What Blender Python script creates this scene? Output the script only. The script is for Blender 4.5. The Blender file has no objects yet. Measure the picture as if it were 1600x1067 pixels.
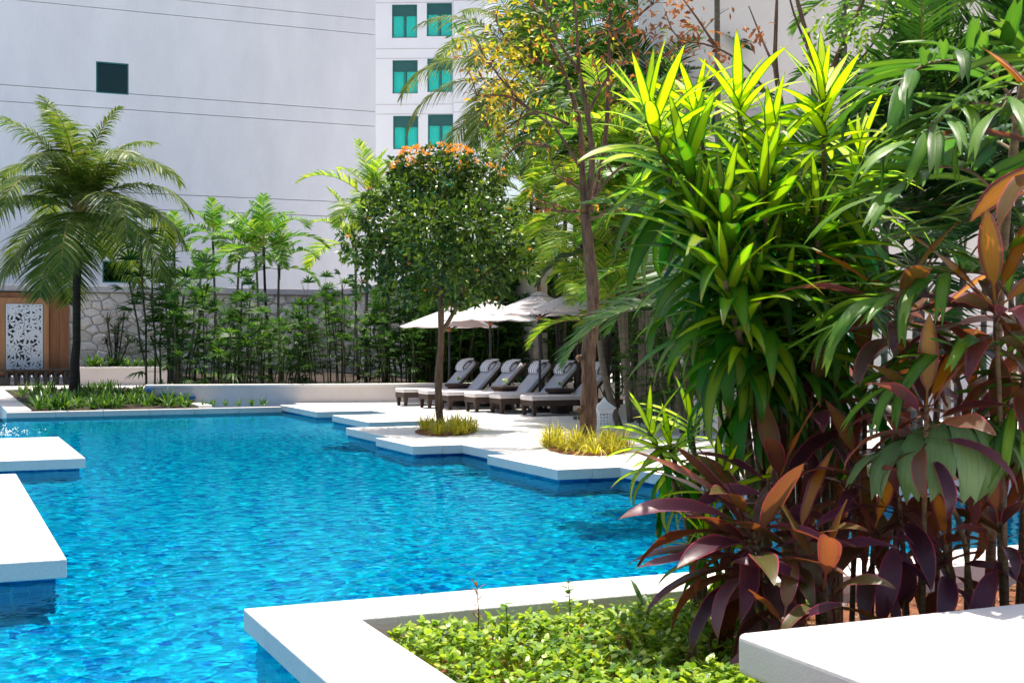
import bpy, bmesh, math, random
import numpy as np
from mathutils import Vector, Matrix, Euler

# ------------------------------------------------------------------ camera, sky, sun, exposure
S = bpy.context.scene
C = S.collection
F, CAMH, HY, CX = 2050.0, 1.5, 530.0, 800.0        # focal length and horizon in photo pixels (1600 x 1067)
cam_d = bpy.data.cameras.new('camera')
cam = bpy.data.objects.new('camera', cam_d)
C.objects.link(cam)
cam.location = (0, 0, CAMH)
cam.rotation_euler = (math.radians(90), 0, 0)
cam_d.sensor_width = 36
cam_d.lens = 36 * F / 1600
cam_d.shift_y = -(533.5 - HY) / 1600
cam_d.clip_start = 0.05
cam_d.clip_end = 2000
cam_d.dof.use_dof = True
cam_d.dof.focus_distance = 17.0
cam_d.dof.aperture_fstop = 11.0
S.camera = cam

SUN_AZ, SUN_EL = 8.0, 76.0                          # degrees right of +Y, above the horizon
world = bpy.data.worlds.new('World')
S.world = world
world.use_nodes = True
wn = world.node_tree
bg = wn.nodes['Background']
sky = wn.nodes.new('ShaderNodeTexSky')
sky.sky_type = 'NISHITA'
sky.sun_disc = False
sky.sun_elevation = math.radians(SUN_EL)
sky.sun_rotation = math.radians(SUN_AZ)
sky.air_density = 1.0
sky.dust_density = 3.5
wn.links.new(sky.outputs[0], bg.inputs[0])
bg.inputs[1].default_value = 0.15

sun_d = bpy.data.lights.new('sun', 'SUN')
sun_d.energy = 5.0
sun_d.angle = math.radians(0.53)
sun_d.color = (1.0, 0.93, 0.82)
sun = bpy.data.objects.new('sun', sun_d)
C.objects.link(sun)
_a, _e = math.radians(SUN_AZ), math.radians(SUN_EL)
_d = Vector((math.sin(_a) * math.cos(_e), math.cos(_a) * math.cos(_e), math.sin(_e)))
sun.rotation_euler = _d.to_track_quat('Z', 'Y').to_euler()
sun.location = _d * 60

S.view_settings.view_transform = 'Standard'
S.view_settings.look = 'None'
S.view_settings.exposure = 0.68
S.view_settings.gamma = 1.0
S.view_settings.use_curve_mapping = False
S.render.engine = 'CYCLES'
S.cycles.use_denoising = True
try:
    S.cycles.denoiser = 'OPENIMAGEDENOISE'
    S.cycles.denoising_input_passes = 'RGB_ALBEDO_NORMAL'
    S.cycles.denoising_prefilter = 'ACCURATE'
except Exception:
    pass
S.cycles.use_adaptive_sampling = True
S.cycles.adaptive_threshold = 0.02
S.cycles.max_bounces = 10
S.cycles.diffuse_bounces = 4
S.cycles.glossy_bounces = 3
S.cycles.transmission_bounces = 6
S.cycles.transparent_max_bounces = 12
S.cycles.sample_clamp_indirect = 6.0
S.cycles.caustics_reflective = False
S.cycles.caustics_refractive = True

# ------------------------------------------------------------------ helpers
R = math.radians
TH = R(23.7)                                        # the pool, deck and walls stand turned by this angle
TC, TS = math.cos(TH), math.sin(TH)
rng = random.Random(7)
V3 = Vector


def W(u, v, z=0.0):
    return Vector((u * TC - v * TS, u * TS + v * TC, z))


def P(x, y, D):                                     # photo pixel at distance D
    return Vector(((x - CX) * D / F, D, CAMH - (y - HY) * D / F))


def G(x, y, z=0.0):                                 # photo pixel on a horizontal plane
    D = (CAMH - z) * F / (y - HY)
    return Vector(((x - CX) * D / F, D, z))


def GX(x, D, z=0.0):                                # photo column at distance D, standing at height z
    return Vector(((x - CX) * D / F, D, z))


def u_at(x, v):                                     # u of photo column x on the line v = const
    k = (x - CX) / F
    return v * (TS + k * TC) / (TC - k * TS)


class MB:
    def __init__(self, uvrot=False):
        self.v, self.f, self.t = [], [], []
        self.rot = uvrot                            # vertices are given as (u, v, z)

    def add(self, vs, fs, ts=None):
        n = len(self.v)
        self.v.extend(tuple(p) for p in vs)
        self.t.extend(ts if ts is not None else [(0.0, 0.0)] * len(vs))
        self.f.extend(tuple(i + n for i in f) for f in fs)
        return self

    def box(self, x0, x1, y0, y1, z0, z1, M=None):
        vs = [Vector((x, y, z)) for z in (z0, z1) for y in (y0, y1) for x in (x0, x1)]
        if M is not None:
            vs = [M @ p for p in vs]
        return self.add(vs, [(0, 2, 3, 1), (4, 5, 7, 6), (0, 1, 5, 4), (2, 6, 7, 3), (0, 4, 6, 2), (1, 3, 7, 5)])

    def taper(self, x0, x1, y0, y1, z0, z1, k, M=None):   # box whose bottom is scaled by k about its middle
        cx, cy = (x0 + x1) / 2, (y0 + y1) / 2
        vs = []
        for z, s in ((z0, k), (z1, 1.0)):
            for y in (y0, y1):
                for x in (x0, x1):
                    vs.append(Vector((cx + (x - cx) * s, cy + (y - cy) * s, z)))
        if M is not None:
            vs = [M @ p for p in vs]
        return self.add(vs, [(0, 2, 3, 1), (4, 5, 7, 6), (0, 1, 5, 4), (2, 6, 7, 3), (0, 4, 6, 2), (1, 3, 7, 5)])

    def tube(self, pts, rads, n=6, cap=True, jit=0.0):
        pts = [Vector(p) for p in pts]
        if isinstance(rads, (int, float)):
            rads = [rads] * len(pts)
        vs, fs = [], []
        ref = None
        for i, p in enumerate(pts):
            a = pts[max(i - 1, 0)]
            b = pts[min(i + 1, len(pts) - 1)]
            d = (b - a).normalized()
            if ref is None:
                ref = Vector((1, 0, 0)) if abs(d.x) < 0.8 else Vector((0, 1, 0))
            x = (ref - d * ref.dot(d)).normalized()
            ref = x
            y = d.cross(x)
            for k in range(n):
                an = 2 * math.pi * k / n
                vs.append(p + (x * math.cos(an) + y * math.sin(an)) * (rads[i] * (1 + jit * math.sin(3.7 * k + 1.3 * i) * math.cos(2.1 * i + k))))
        for i in range(len(pts) - 1):
            for k in range(n):
                k2 = (k + 1) % n
                fs.append((i * n + k, i * n + k2, (i + 1) * n + k2, (i + 1) * n + k))
        if cap:
            fs.append(tuple(range(n - 1, -1, -1)))
            fs.append(tuple((len(pts) - 1) * n + k for k in range(n)))
        return self.add(vs, fs)

    def lathe(self, prof, n=16, c=(0, 0)):
        vs, fs = [], []
        for r, z in prof:
            for k in range(n):
                an = 2 * math.pi * k / n
                vs.append((c[0] + r * math.cos(an), c[1] + r * math.sin(an), z))
        for i in range(len(prof) - 1):
            for k in range(n):
                k2 = (k + 1) % n
                fs.append((i * n + k, i * n + k2, (i + 1) * n + k2, (i + 1) * n + k))
        fs.append(tuple(range(n - 1, -1, -1)))
        fs.append(tuple((len(prof) - 1) * n + k for k in range(n)))
        return self.add(vs, fs)

    def strip(self, base, d, w, L, W_, seg=3, droop=0.3, prof=None, fold=0.0, tipdir=None):
        # a leaf: runs along d, is W_ wide along w, sinks by droop (share of L) towards its tip
        d = Vector(d).normalized()
        w = Vector(w)
        w = (w - d * w.dot(d)).normalized()
        up = d.cross(w)
        if up.z < 0:
            up = -up
        vs, ts, fs = [], [], []
        base = Vector(base)
        for i in range(seg + 1):
            t = i / seg
            c = base + d * (L * t) + Vector((0, 0, -1)) * (L * droop * t * t)
            hw = W_ * 0.5 * (prof(t) if prof else (1 - t ** 1.6) * (0.45 + 0.55 * min(1, t * 3)))
            if i == seg:
                vs.append(c); ts.append((0.5, 1.0))
            elif fold:
                vs += [c - w * hw + up * (fold * hw), c, c + w * hw + up * (fold * hw)]
                ts += [(0, t), (0.5, t), (1, t)]
            else:
                vs += [c - w * hw, c + w * hw]
                ts += [(0, t), (1, t)]
        k = 3 if fold else 2
        for i in range(seg):
            a, b = i * k, (i + 1) * k
            if i < seg - 1:
                for j in range(k - 1):
                    fs.append((a + j, a + j + 1, b + j + 1, b + j))
            else:
                for j in range(k - 1):
                    fs.append((a + j, a + j + 1, b))
        return self.add(vs, fs, ts)

    def mesh(self, name, mat=None, smooth=False):
        me = bpy.data.meshes.new(name)
        vs = self.v
        if self.rot:
            vs = [(p[0] * TC - p[1] * TS, p[0] * TS + p[1] * TC, p[2]) for p in vs]
        me.from_pydata([tuple(p) for p in vs], [], self.f)
        if any(t != (0.0, 0.0) for t in self.t[:40]) or any(t != (0.0, 0.0) for t in self.t[-40:]):
            lay = me.uv_layers.new(name='UVMap')
            idx = np.empty(len(me.loops), dtype=np.int32)
            me.loops.foreach_get('vertex_index', idx)
            lay.data.foreach_set('uv', np.array(self.t, dtype=np.float32)[idx].ravel())
        if smooth:
            me.polygons.foreach_set('use_smooth', np.ones(len(me.polygons), dtype=bool))
        if mat:
            me.materials.append(mat)
        me.update()
        return me

    def mesh2(self, name, mats, nfirst, smooth=False):       # faces before nfirst take mats[0], the rest mats[1]
        me = self.mesh(name, mats[0], smooth)
        me.materials.append(mats[1])
        mi = np.zeros(len(me.polygons), dtype=np.int32)
        mi[nfirst:] = 1
        me.polygons.foreach_set('material_index', mi)
        return me

    def build(self, name, mat, parent=None, smooth=False, bevel=0.0, seg=2, loc=None, rot=None):
        return link(self.mesh(name, mat, smooth), name, parent, bevel, seg, loc, rot)


def link(me, name, parent=None, bevel=0.0, seg=2, loc=None, rot=None, scale=None):
    o = bpy.data.objects.new(name, me)
    C.objects.link(o)
    if parent is not None:
        o.parent = parent
    if bevel:
        m = o.modifiers.new('bevel', 'BEVEL')
        m.width = bevel
        m.segments = seg
        m.limit_method = 'ANGLE'
        m.angle_limit = R(40)
    if loc is not None:
        o.location = loc
    if rot is not None:
        o.rotation_euler = rot
    if scale is not None:
        o.scale = scale
    return o


def tag(o, label=None, cat=None, group=None, kind=None):
    if label: o['label'] = label
    if cat: o['category'] = cat
    if group: o['group'] = group
    if kind: o['kind'] = kind
    return o


def thing(name, label, cat, loc=(0, 0, 0), rz=0.0, group=None):
    o = bpy.data.objects.new(name, None)
    o.empty_display_size = 0.2
    C.objects.link(o)
    o.location = loc
    o.rotation_euler = (0, 0, rz)
    return tag(o, label, cat, group)


def copy_tree(o, parent=None):
    c = o.copy()
    C.objects.link(c)
    c.parent = parent
    for ch in o.children:
        copy_tree(ch, c)
    return c


# ------------------------------------------------------------------ materials
def nodes(name):
    m = bpy.data.materials.new(name)
    m.use_nodes = True
    nt = m.node_tree
    return m, nt, nt.nodes['Principled BSDF'], nt.nodes['Material Output']


def surf(name, col, col2=None, scale=6.0, rough=0.6, bump=0.0, bscale=None, detail=6.0, spec=0.4, stretch=None, speck=0.0):
    """even surface: two close tones mixed by noise, fine relief"""
    m, nt, p, out = nodes(name)
    n, l = nt.nodes, nt.links
    tc = n.new('ShaderNodeTexCoord')
    src = tc.outputs['Object']
    if stretch:
        mp = n.new('ShaderNodeMapping')
        mp.inputs['Scale'].default_value = stretch
        l.new(src, mp.inputs[0]); src = mp.outputs[0]
    no = n.new('ShaderNodeTexNoise')
    no.inputs['Scale'].default_value = scale
    no.inputs['Detail'].default_value = detail
    no.inputs['Roughness'].default_value = 0.65
    l.new(src, no.inputs['Vector'])
    rp = n.new('ShaderNodeValToRGB')
    rp.color_ramp.elements[0].position = 0.32
    rp.color_ramp.elements[1].position = 0.68
    rp.color_ramp.elements[0].color = (*col, 1)
    rp.color_ramp.elements[1].color = (*(col2 or col), 1)
    l.new(no.outputs[0], rp.inputs[0])
    c = rp.outputs[0]
    if speck:
        n3 = n.new('ShaderNodeTexNoise')
        n3.inputs['Scale'].default_value = 140
        n3.inputs['Detail'].default_value = 2
        l.new(tc.outputs['Object'], n3.inputs['Vector'])
        mx = n.new('ShaderNodeMix'); mx.data_type = 'RGBA'; mx.blend_type = 'MULTIPLY'
        mx.inputs[0].default_value = speck
        l.new(c, mx.inputs[6]); l.new(n3.outputs['Fac'], mx.inputs[7])
        c = mx.outputs[2]
    l.new(c, p.inputs['Base Color'])
    p.inputs['Roughness'].default_value = rough
    p.inputs['Specular IOR Level'].default_value = spec
    if bump:
        n2 = n.new('ShaderNodeTexNoise')
        n2.inputs['Scale'].default_value = bscale or scale * 5
        n2.inputs['Detail'].default_value = 5
        l.new(src, n2.inputs['Vector'])
        b = n.new('ShaderNodeBump')
        b.inputs['Strength'].default_value = bump
        b.inputs['Distance'].default_value = 0.02
        l.new(n2.outputs[0], b.inputs['Height'])
        l.new(b.outputs[0], p.inputs['Normal'])
    return m


def leaf(name, cols, trans=None, tfac=0.35, rough=0.38, island=False, vein=0.0, stripe=None, margin=None, spec=0.5, alt=None, tmul=(2.2, 2.0, 1.0), tip=None):
    """leaf: colour drawn per leaf from cols, some light let through; stripe / margin colour pale centres and rims"""
    m, nt, p, out = nodes(name)
    n, l = nt.nodes, nt.links
    if island:
        g = n.new('ShaderNodeNewGeometry'); rnd = g.outputs['Random Per Island']
    else:
        g = n.new('ShaderNodeObjectInfo'); rnd = g.outputs['Random']
    rp = n.new('ShaderNodeValToRGB')
    e = rp.color_ramp.elements
    while len(e) < len(cols): e.new(0.5)
    for i, c in enumerate(cols):
        e[i].position = i / max(1, len(cols) - 1)
        e[i].color = (*c, 1)
    l.new(rnd, rp.inputs[0])
    col = rp.outputs[0]
    if stripe or margin or vein:
        uvn = n.new('ShaderNodeTexCoord')
        sp = n.new('ShaderNodeSeparateXYZ')
        l.new(uvn.outputs['UV'], sp.inputs[0])
        mr = n.new('ShaderNodeMath'); mr.operation = 'SUBTRACT'; mr.inputs[1].default_value = 0.5
        l.new(sp.outputs[0], mr.inputs[0])
        ab = n.new('ShaderNodeMath'); ab.operation = 'ABSOLUTE'
        l.new(mr.outputs[0], ab.inputs[0])                       # 0 at the midrib, 0.5 at the rim
        wv = n.new('ShaderNodeTexNoise'); wv.inputs['Scale'].default_value = 1.0
        mp = n.new('ShaderNodeMapping'); mp.inputs['Scale'].default_value = (22, 2.2, 1)
        l.new(uvn.outputs['UV'], mp.inputs[0]); l.new(mp.outputs[0], wv.inputs['Vector'])
        jit = n.new('ShaderNodeMath'); jit.operation = 'MULTIPLY_ADD'
        jit.inputs[1].default_value = 0.22; jit.inputs[2].default_value = -0.11
        l.new(wv.outputs[0], jit.inputs[0])
        ad = n.new('ShaderNodeMath'); ad.operation = 'ADD'
        l.new(ab.outputs[0], ad.inputs[0]); l.new(jit.outputs[0], ad.inputs[1])
        if stripe:
            oi = n.new('ShaderNodeObjectInfo')
            sc_ = n.new('ShaderNodeSeparateColor'); l.new(oi.outputs['Color'], sc_.inputs[0])
            r2 = n.new('ShaderNodeMapRange'); r2.inputs['From Min'].default_value = 0.42; r2.inputs['From Max'].default_value = 0.28
            l.new(ad.outputs[0], r2.inputs['Value'])
            mu = n.new('ShaderNodeMath'); mu.operation = 'MULTIPLY'
            l.new(r2.outputs[0], mu.inputs[0]); l.new(sc_.outputs[0], mu.inputs[1])   # object colour red = how young (pale) the leaf is
            mx = n.new('ShaderNodeMix'); mx.data_type = 'RGBA'
            l.new(mu.outputs[0], mx.inputs[0]); l.new(col, mx.inputs[6]); mx.inputs[7].default_value = (*stripe, 1)
            col = mx.outputs[2]
        if alt:
            ma = n.new('ShaderNodeMix'); ma.data_type = 'RGBA'
            l.new(sc_.outputs[1], ma.inputs[0]); l.new(col, ma.inputs[6]); ma.inputs[7].default_value = (*alt, 1)   # object colour green = share of the second leaf colour
            col = ma.outputs[2]
        if margin:
            r3 = n.new('ShaderNodeMapRange'); r3.inputs['From Min'].default_value = 0.43; r3.inputs['From Max'].default_value = 0.49
            l.new(ab.outputs[0], r3.inputs['Value'])
            mx = n.new('ShaderNodeMix'); mx.data_type = 'RGBA'
            l.new(r3.outputs[0], mx.inputs[0]); l.new(col, mx.inputs[6]); mx.inputs[7].default_value = (*margin, 1)
            col = mx.outputs[2]
        st_ = n.new('ShaderNodeMapRange'); st_.inputs['To Min'].default_value = 0.62; st_.inputs['To Max'].default_value = 1.32
        l.new(wv.outputs[0], st_.inputs['Value'])                # lengthwise streaks of the blade
        ml = n.new('ShaderNodeMix'); ml.data_type = 'RGBA'; ml.blend_type = 'MULTIPLY'; ml.inputs[0].default_value = 1
        l.new(col, ml.inputs[6]); l.new(st_.outputs[0], ml.inputs[7]); col = ml.outputs[2]
        if tip:
            rt = n.new('ShaderNodeMapRange'); rt.inputs['From Min'].default_value = 0.86; rt.inputs['From Max'].default_value = 0.97
            l.new(sp.outputs[1], rt.inputs['Value'])
            rr_ = n.new('ShaderNodeMath'); rr_.operation = 'MULTIPLY'
            l.new(rt.outputs[0], rr_.inputs[0]); l.new(rnd, rr_.inputs[1])
            mt_ = n.new('ShaderNodeMix'); mt_.data_type = 'RGBA'
            l.new(rr_.outputs[0], mt_.inputs[0]); l.new(col, mt_.inputs[6]); mt_.inputs[7].default_value = (*tip, 1)
            col = mt_.outputs[2]
        if vein:
            bp = n.new('ShaderNodeBump'); bp.inputs['Strength'].default_value = vein; bp.inputs['Distance'].default_value = 0.01
            l.new(ad.outputs[0], bp.inputs['Height'])
            l.new(bp.outputs[0], p.inputs['Normal'])
    l.new(col, p.inputs['Base Color'])
    p.inputs['Roughness'].default_value = rough
    p.inputs['Specular IOR Level'].default_value = spec
    tr = n.new('ShaderNodeBsdfTranslucent')
    if trans:
        mt = n.new('ShaderNodeMix'); mt.data_type = 'RGBA'; mt.inputs[0].default_value = 0.6
        l.new(col, mt.inputs[6]); mt.inputs[7].default_value = (*trans, 1)
        l.new(mt.outputs[2], tr.inputs[0])
    else:
        gm = n.new('ShaderNodeMix'); gm.data_type = 'RGBA'; gm.blend_type = 'MULTIPLY'; gm.inputs[0].default_value = 1
        l.new(col, gm.inputs[6]); gm.inputs[7].default_value = (*tmul, 1)
        l.new(gm.outputs[2], tr.inputs[0])
    ms = n.new('ShaderNodeMixShader'); ms.inputs[0].default_value = tfac
    l.new(p.outputs[0], ms.inputs[1]); l.new(tr.outputs[0], ms.inputs[2])
    l.new(ms.outputs[0], out.inputs[0])
    return m


def tiles(name, cols, size, grout, rough=0.15, rot=TH, gw=0.06, floor=True):
    """small glazed pool tiles: colour drawn per tile"""
    m, nt, p, out = nodes(name)
    n, l = nt.nodes, nt.links
    tc = n.new('ShaderNodeTexCoord')
    mp = n.new('ShaderNodeMapping'); mp.vector_type = 'TEXTURE'
    mp.inputs['Rotation'].default_value = (0, 0, rot)
    l.new(tc.outputs['Object'], mp.inputs[0])
    dv = n.new('ShaderNodeVectorMath'); dv.operation = 'SCALE'; dv.inputs['Scale'].default_value = 1 / size
    l.new(mp.outputs[0], dv.inputs[0])
    fl = n.new('ShaderNodeVectorMath'); fl.operation = 'FLOOR'; l.new(dv.outputs[0], fl.inputs[0])
    wn_ = n.new('ShaderNodeTexWhiteNoise'); l.new(fl.outputs[0], wn_.inputs[0])
    rp = n.new('ShaderNodeValToRGB'); rp.color_ramp.interpolation = 'LINEAR'
    e = rp.color_ramp.elements
    while len(e) < len(cols): e.new(0.5)
    for i, c in enumerate(cols):
        e[i].position = i / (len(cols) - 1); e[i].color = (*c, 1)
    l.new(wn_.outputs[0], rp.inputs[0])
    fr = n.new('ShaderNodeVectorMath'); fr.operation = 'FRACTION'; l.new(dv.outputs[0], fr.inputs[0])
    ax = n.new('ShaderNodeSeparateXYZ'); l.new(fr.outputs[0], ax.inputs[0])
    vals = []
    for i in range(2 if floor else 3):
        a = n.new('ShaderNodeMath'); a.operation = 'LESS_THAN'; a.inputs[1].default_value = gw
        l.new(ax.outputs[i], a.inputs[0]); vals.append(a)
    cur = vals[0]
    for a in vals[1:]:
        q = n.new('ShaderNodeMath'); q.operation = 'MAXIMUM'
        l.new(cur.outputs[0], q.inputs[0]); l.new(a.outputs[0], q.inputs[1]); cur = q
    mx = n.new('ShaderNodeMix'); mx.data_type = 'RGBA'
    l.new(cur.outputs[0], mx.inputs[0]); l.new(rp.outputs[0], mx.inputs[6]); mx.inputs[7].default_value = (*grout, 1)
    l.new(mx.outputs[2], p.inputs['Base Color'])
    p.inputs['Roughness'].default_value = rough
    return m


MAT = {}
MAT['deck'] = surf('white_stone', (0.74, 0.70, 0.66), (0.80, 0.77, 0.73), 1.6, 0.75, 0.25, 60, speck=0.25)
MAT['deck2'] = surf('white_stone_b', (0.70, 0.67, 0.63), (0.78, 0.75, 0.71), 2.6, 0.75, 0.25, 60, speck=0.25)
MAT['render_white'] = surf('white_render', (0.50, 0.45, 0.42), (0.58, 0.53, 0.50), 0.8, 0.85, 0.2, 40)
MAT['bench'] = surf('white_terrazzo', (0.74, 0.70, 0.67), (0.80, 0.77, 0.74), 3.0, 0.6, 0.12, 90, speck=0.35)
MAT['soil'] = surf('soil', (0.016, 0.010, 0.007), (0.045, 0.026, 0.016), 9, 0.95, 1.0, 30)
MAT['soil_red'] = surf('red_soil', (0.10, 0.035, 0.015), (0.26, 0.09, 0.035), 14, 0.95, 1.0, 60)
MAT['ground'] = surf('ground', (0.40, 0.37, 0.34), (0.48, 0.45, 0.42), 0.5, 0.95)  # unseen ground, kept pale to bounce light up onto the facade
MAT['pool_tile'] = tiles('pool_mosaic', [(0.002, 0.12, 0.42), (0.003, 0.27, 0.50), (0.004, 0.40, 0.58), (0.01, 0.60, 0.72), (0.003, 0.30, 0.52), (0.02, 0.66, 0.74)], 0.08, (0.03, 0.44, 0.64))  # mosaic blues, their contrast widened to imitate sparkle in the water
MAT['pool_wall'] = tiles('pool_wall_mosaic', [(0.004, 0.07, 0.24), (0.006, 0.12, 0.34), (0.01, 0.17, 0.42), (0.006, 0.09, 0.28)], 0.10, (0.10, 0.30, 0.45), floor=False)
MAT['glaze'] = leaf('tile_glaze', [(0.004, 0.06, 0.22), (0.006, 0.10, 0.32), (0.012, 0.15, 0.42)], tfac=0.0, rough=0.08)


def water_material():
    m, nt, p, out = nodes('water')
    n, l = nt.nodes, nt.links
    n.remove(p)
    rf = n.new('ShaderNodeBsdfRefraction'); rf.inputs['IOR'].default_value = 1.33
    rf.inputs['Roughness'].default_value = 0.0
    rf.inputs['Color'].default_value = (0.16, 0.90, 1.0, 1)
    gl = n.new('ShaderNodeBsdfGlossy'); gl.inputs['Roughness'].default_value = 0.03
    gl.inputs['Color'].default_value = (0.14, 0.58, 0.76, 1)
    tc = n.new('ShaderNodeTexCoord'); no = n.new('ShaderNodeTexNoise'); no.inputs['Scale'].default_value = 16; no.inputs['Detail'].default_value = 3
    bm = n.new('ShaderNodeBump'); bm.inputs['Strength'].default_value = 0.035; bm.inputs['Distance'].default_value = 0.02
    l.new(tc.outputs['Object'], no.inputs['Vector']); l.new(no.outputs[0], bm.inputs['Height'])
    l.new(bm.outputs[0], rf.inputs['Normal']); l.new(bm.outputs[0], gl.inputs['Normal'])
    fr = n.new('ShaderNodeFresnel'); fr.inputs[0].default_value = 1.33
    mx = n.new('ShaderNodeMixShader')
    l.new(fr.outputs[0], mx.inputs[0]); l.new(rf.outputs[0], mx.inputs[1]); l.new(gl.outputs[0], mx.inputs[2])
    l.new(mx.outputs[0], out.inputs[0])
    return m


MAT['water'] = water_material()

# ------------------------------------------------------------------ ground, pool, deck
WZ = -0.145                                            # water level
PD = -1.25                                            # pool floor
g = MB().box(-300, 300, -40, 400, -2.2, -1.9).build('ground', MAT['ground'])
tag(g, 'bare ground far around the pool garden', None, kind='structure')

# pool floor and the water
PU0, PU1, PV0, PV1 = -5.0, 16.0, 0.5, 29.3
fl = MB(True).box(PU0, PU1, PV0, PV1, PD - 0.2, PD).build('pool_floor', MAT['pool_tile'])
tag(fl, 'blue mosaic floor of the swimming pool', kind='structure')


def make_water():
    us = np.concatenate([np.arange(PU0, -0.6, 0.08), np.arange(-0.6, 7.6, 0.019), np.arange(7.6, PU1 + 0.05, 0.08)])
    vs = [PV0]
    while vs[-1] < PV1:
        vs.append(vs[-1] + (0.12 if vs[-1] < 4.6 else 0.019 if vs[-1] < 11 else 0.019 + (vs[-1] - 11) * 0.006))
    vs = np.array(vs)
    U, V = np.meshgrid(us, vs)
    r = np.random.RandomState(3)
    Z = np.zeros_like(U)
    Ud = U + 0.10 * np.sin(1.7 * V + 0.6 * U) + 0.06 * np.sin(3.1 * U - 1.1 * V)
    Vd = V + 0.10 * np.sin(1.3 * U - 0.8 * V + 1.0) + 0.06 * np.sin(2.7 * V + 0.9 * U)
    for i in range(64):
        lam = 0.056 * (5.5 ** r.rand())
        an = r.rand() * 2 * math.pi
        k = 2 * math.pi / lam
        amp = 0.0115 / k * (lam / 0.4) ** 0.12
        Z += amp * np.sin(k * (math.cos(an) * Ud + math.sin(an) * Vd) + r.rand() * 6.28)
    patch = 0.72 + 0.28 * np.sin(0.55 * U + 0.4 * V) * np.sin(0.37 * V - 0.5 * U + 1.2)
    Z *= patch
    nv, nu = U.shape
    co = np.stack([U * TC - V * TS, U * TS + V * TC, Z + WZ], -1).reshape(-1, 3)
    idx = np.arange(nv * nu).reshape(nv, nu)
    q = np.stack([idx[:-1, :-1], idx[:-1, 1:], idx[1:, 1:], idx[1:, :-1]], -1).reshape(-1, 4)
    uc = (us[:-1] + us[1:]) / 2; vc = (vs[:-1] + vs[1:]) / 2
    UC, VC = np.meshgrid(uc, vc)
    keep = ~((UC > 1.8) & (VC < 7.05)) & ~((VC > 10.9) & (UC > 9.2)) & ~((VC > 9.7) & (VC < 15.4) & (UC < 0.4)) & ~((VC > 17.7) & (VC < 21) & (UC < 1.3))
    q = q[keep.ravel()]
    me = bpy.data.meshes.new('water')
    me.vertices.add(len(co)); me.vertices.foreach_set('co', co.ravel())
    me.loops.add(q.size); me.loops.foreach_set('vertex_index', q.ravel().astype(np.int32))
    me.polygons.add(len(q))
    me.polygons.foreach_set('loop_start', np.arange(0, q.size, 4, dtype=np.int32))
    me.polygons.foreach_set('use_smooth', np.ones(len(q), dtype=bool))
    me.update(calc_edges=True)
    me.materials.append(MAT['water'])
    return link(me, 'water')


wat = make_water()
tag(wat, 'rippled clear blue water of the swimming pool', kind='structure')
try:
    wat.cycles.is_caustics_caster = True
    fl.cycles.is_caustics_receiver = True
    sun_d.cycles.is_caustics_light = True
except Exception as ex:
    print('caustics flags', ex)

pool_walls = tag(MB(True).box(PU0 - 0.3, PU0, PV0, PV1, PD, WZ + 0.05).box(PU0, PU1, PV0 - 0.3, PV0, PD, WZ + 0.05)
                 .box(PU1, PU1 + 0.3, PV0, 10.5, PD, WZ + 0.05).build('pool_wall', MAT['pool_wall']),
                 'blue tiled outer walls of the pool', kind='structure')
pool_walls.cycles.is_caustics_receiver = True

# deck: bands between two v lines, each reaching a different u at the pool (the stepped edge)
BANDS = [(10.45, 13.6, 7.35), (13.6, 15.7, 6.54), (15.7, 17.4, 6.86), (17.4, 19.1, 6.12), (19.1, 21.5, 6.36),
         (21.5, 22.75, 8.45), (22.75, 25.15, 7.16), (25.15, 26.45, 8.4), (26.45, 29.6, 7.2)]
DT = 0.12                                             # slab thickness
deck_in = MB(True)
for v0, v1, u0 in BANDS:
    deck_in.box(u0 + 0.455, 26.0, v0 + 0.002, v1 - 0.002, -DT, -0.001)
deck_in.box(7.7, 26, 29.6, 33.6, -DT, -0.0015)
deck = deck_in.build('pool_deck', MAT['deck'])
tag(deck, 'white stone sun deck beside the pool', kind='structure')
und = MB(True)
for i, (v0, v1, u0) in enumerate(BANDS):
    und.box(u0 + 0.05, 26.0, v0 + 0.05, v1 + 0.05, PD, -DT - 0.001)
und.box(7.2, 26, 29.7, 33.6, PD, -DT - 0.001)
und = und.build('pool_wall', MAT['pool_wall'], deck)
und.cycles.is_caustics_receiver = True
slab_m = {}
for v0, v1, u0 in BANDS:
    n = max(1, round((v1 - v0) / 0.72))
    L = (v1 - v0) / n
    for k in range(n):
        key = round(L, 3)
        if key not in slab_m:
            slab_m[key] = [MB(True).box(0, 0.45, 0.0015, L - 0.0015, -DT, 0).mesh('coping_stone', MAT[q]) for q in ('deck', 'deck2')]
        link(rng.choice(slab_m[key]), 'coping_stone', deck, 0.006, 2, W(u0, v0 + k * L, rng.uniform(0, 0.002)))


def tile_row(parent, p0, p1, inward, z0=-0.125, rows=2, s=0.096):
    """glazed tiles under a coping, from p0 to p1 in (u, v); inward points to the water"""
    p0, p1 = Vector((*p0, 0)), Vector((*p1, 0))
    L = (p1 - p0).length
    d = (p1 - p0) / L
    n = int(L / s)
    me = MB(True)
    nrm = Vector((*inward, 0))
    a = d * (s - 0.006)
    me.add([V3((0, 0, 0)), a, a + V3((0, 0, -(s - 0.006))), V3((0, 0, -(s - 0.006))),
            nrm * 0.006 + d * 0.002, a - d * 0.002 + nrm * 0.006, a - d * 0.002 + nrm * 0.006 + V3((0, 0, -(s - 0.008))), d * 0.002 + nrm * 0.006 + V3((0, 0, -(s - 0.008)))],
           [(0, 1, 2, 3), (7, 6, 5, 4), (0, 4, 5, 1), (1, 5, 6, 2), (2, 6, 7, 3), (3, 7, 4, 0)])
    me = me.mesh('tile', MAT['glaze'])
    for r_ in range(rows):
        for k in range(n):
            q = p0 + d * (k * s) + nrm * 0.0005
            link(me, 'tile', parent, loc=W(q.x, q.y, z0 - r_ * s))


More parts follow.
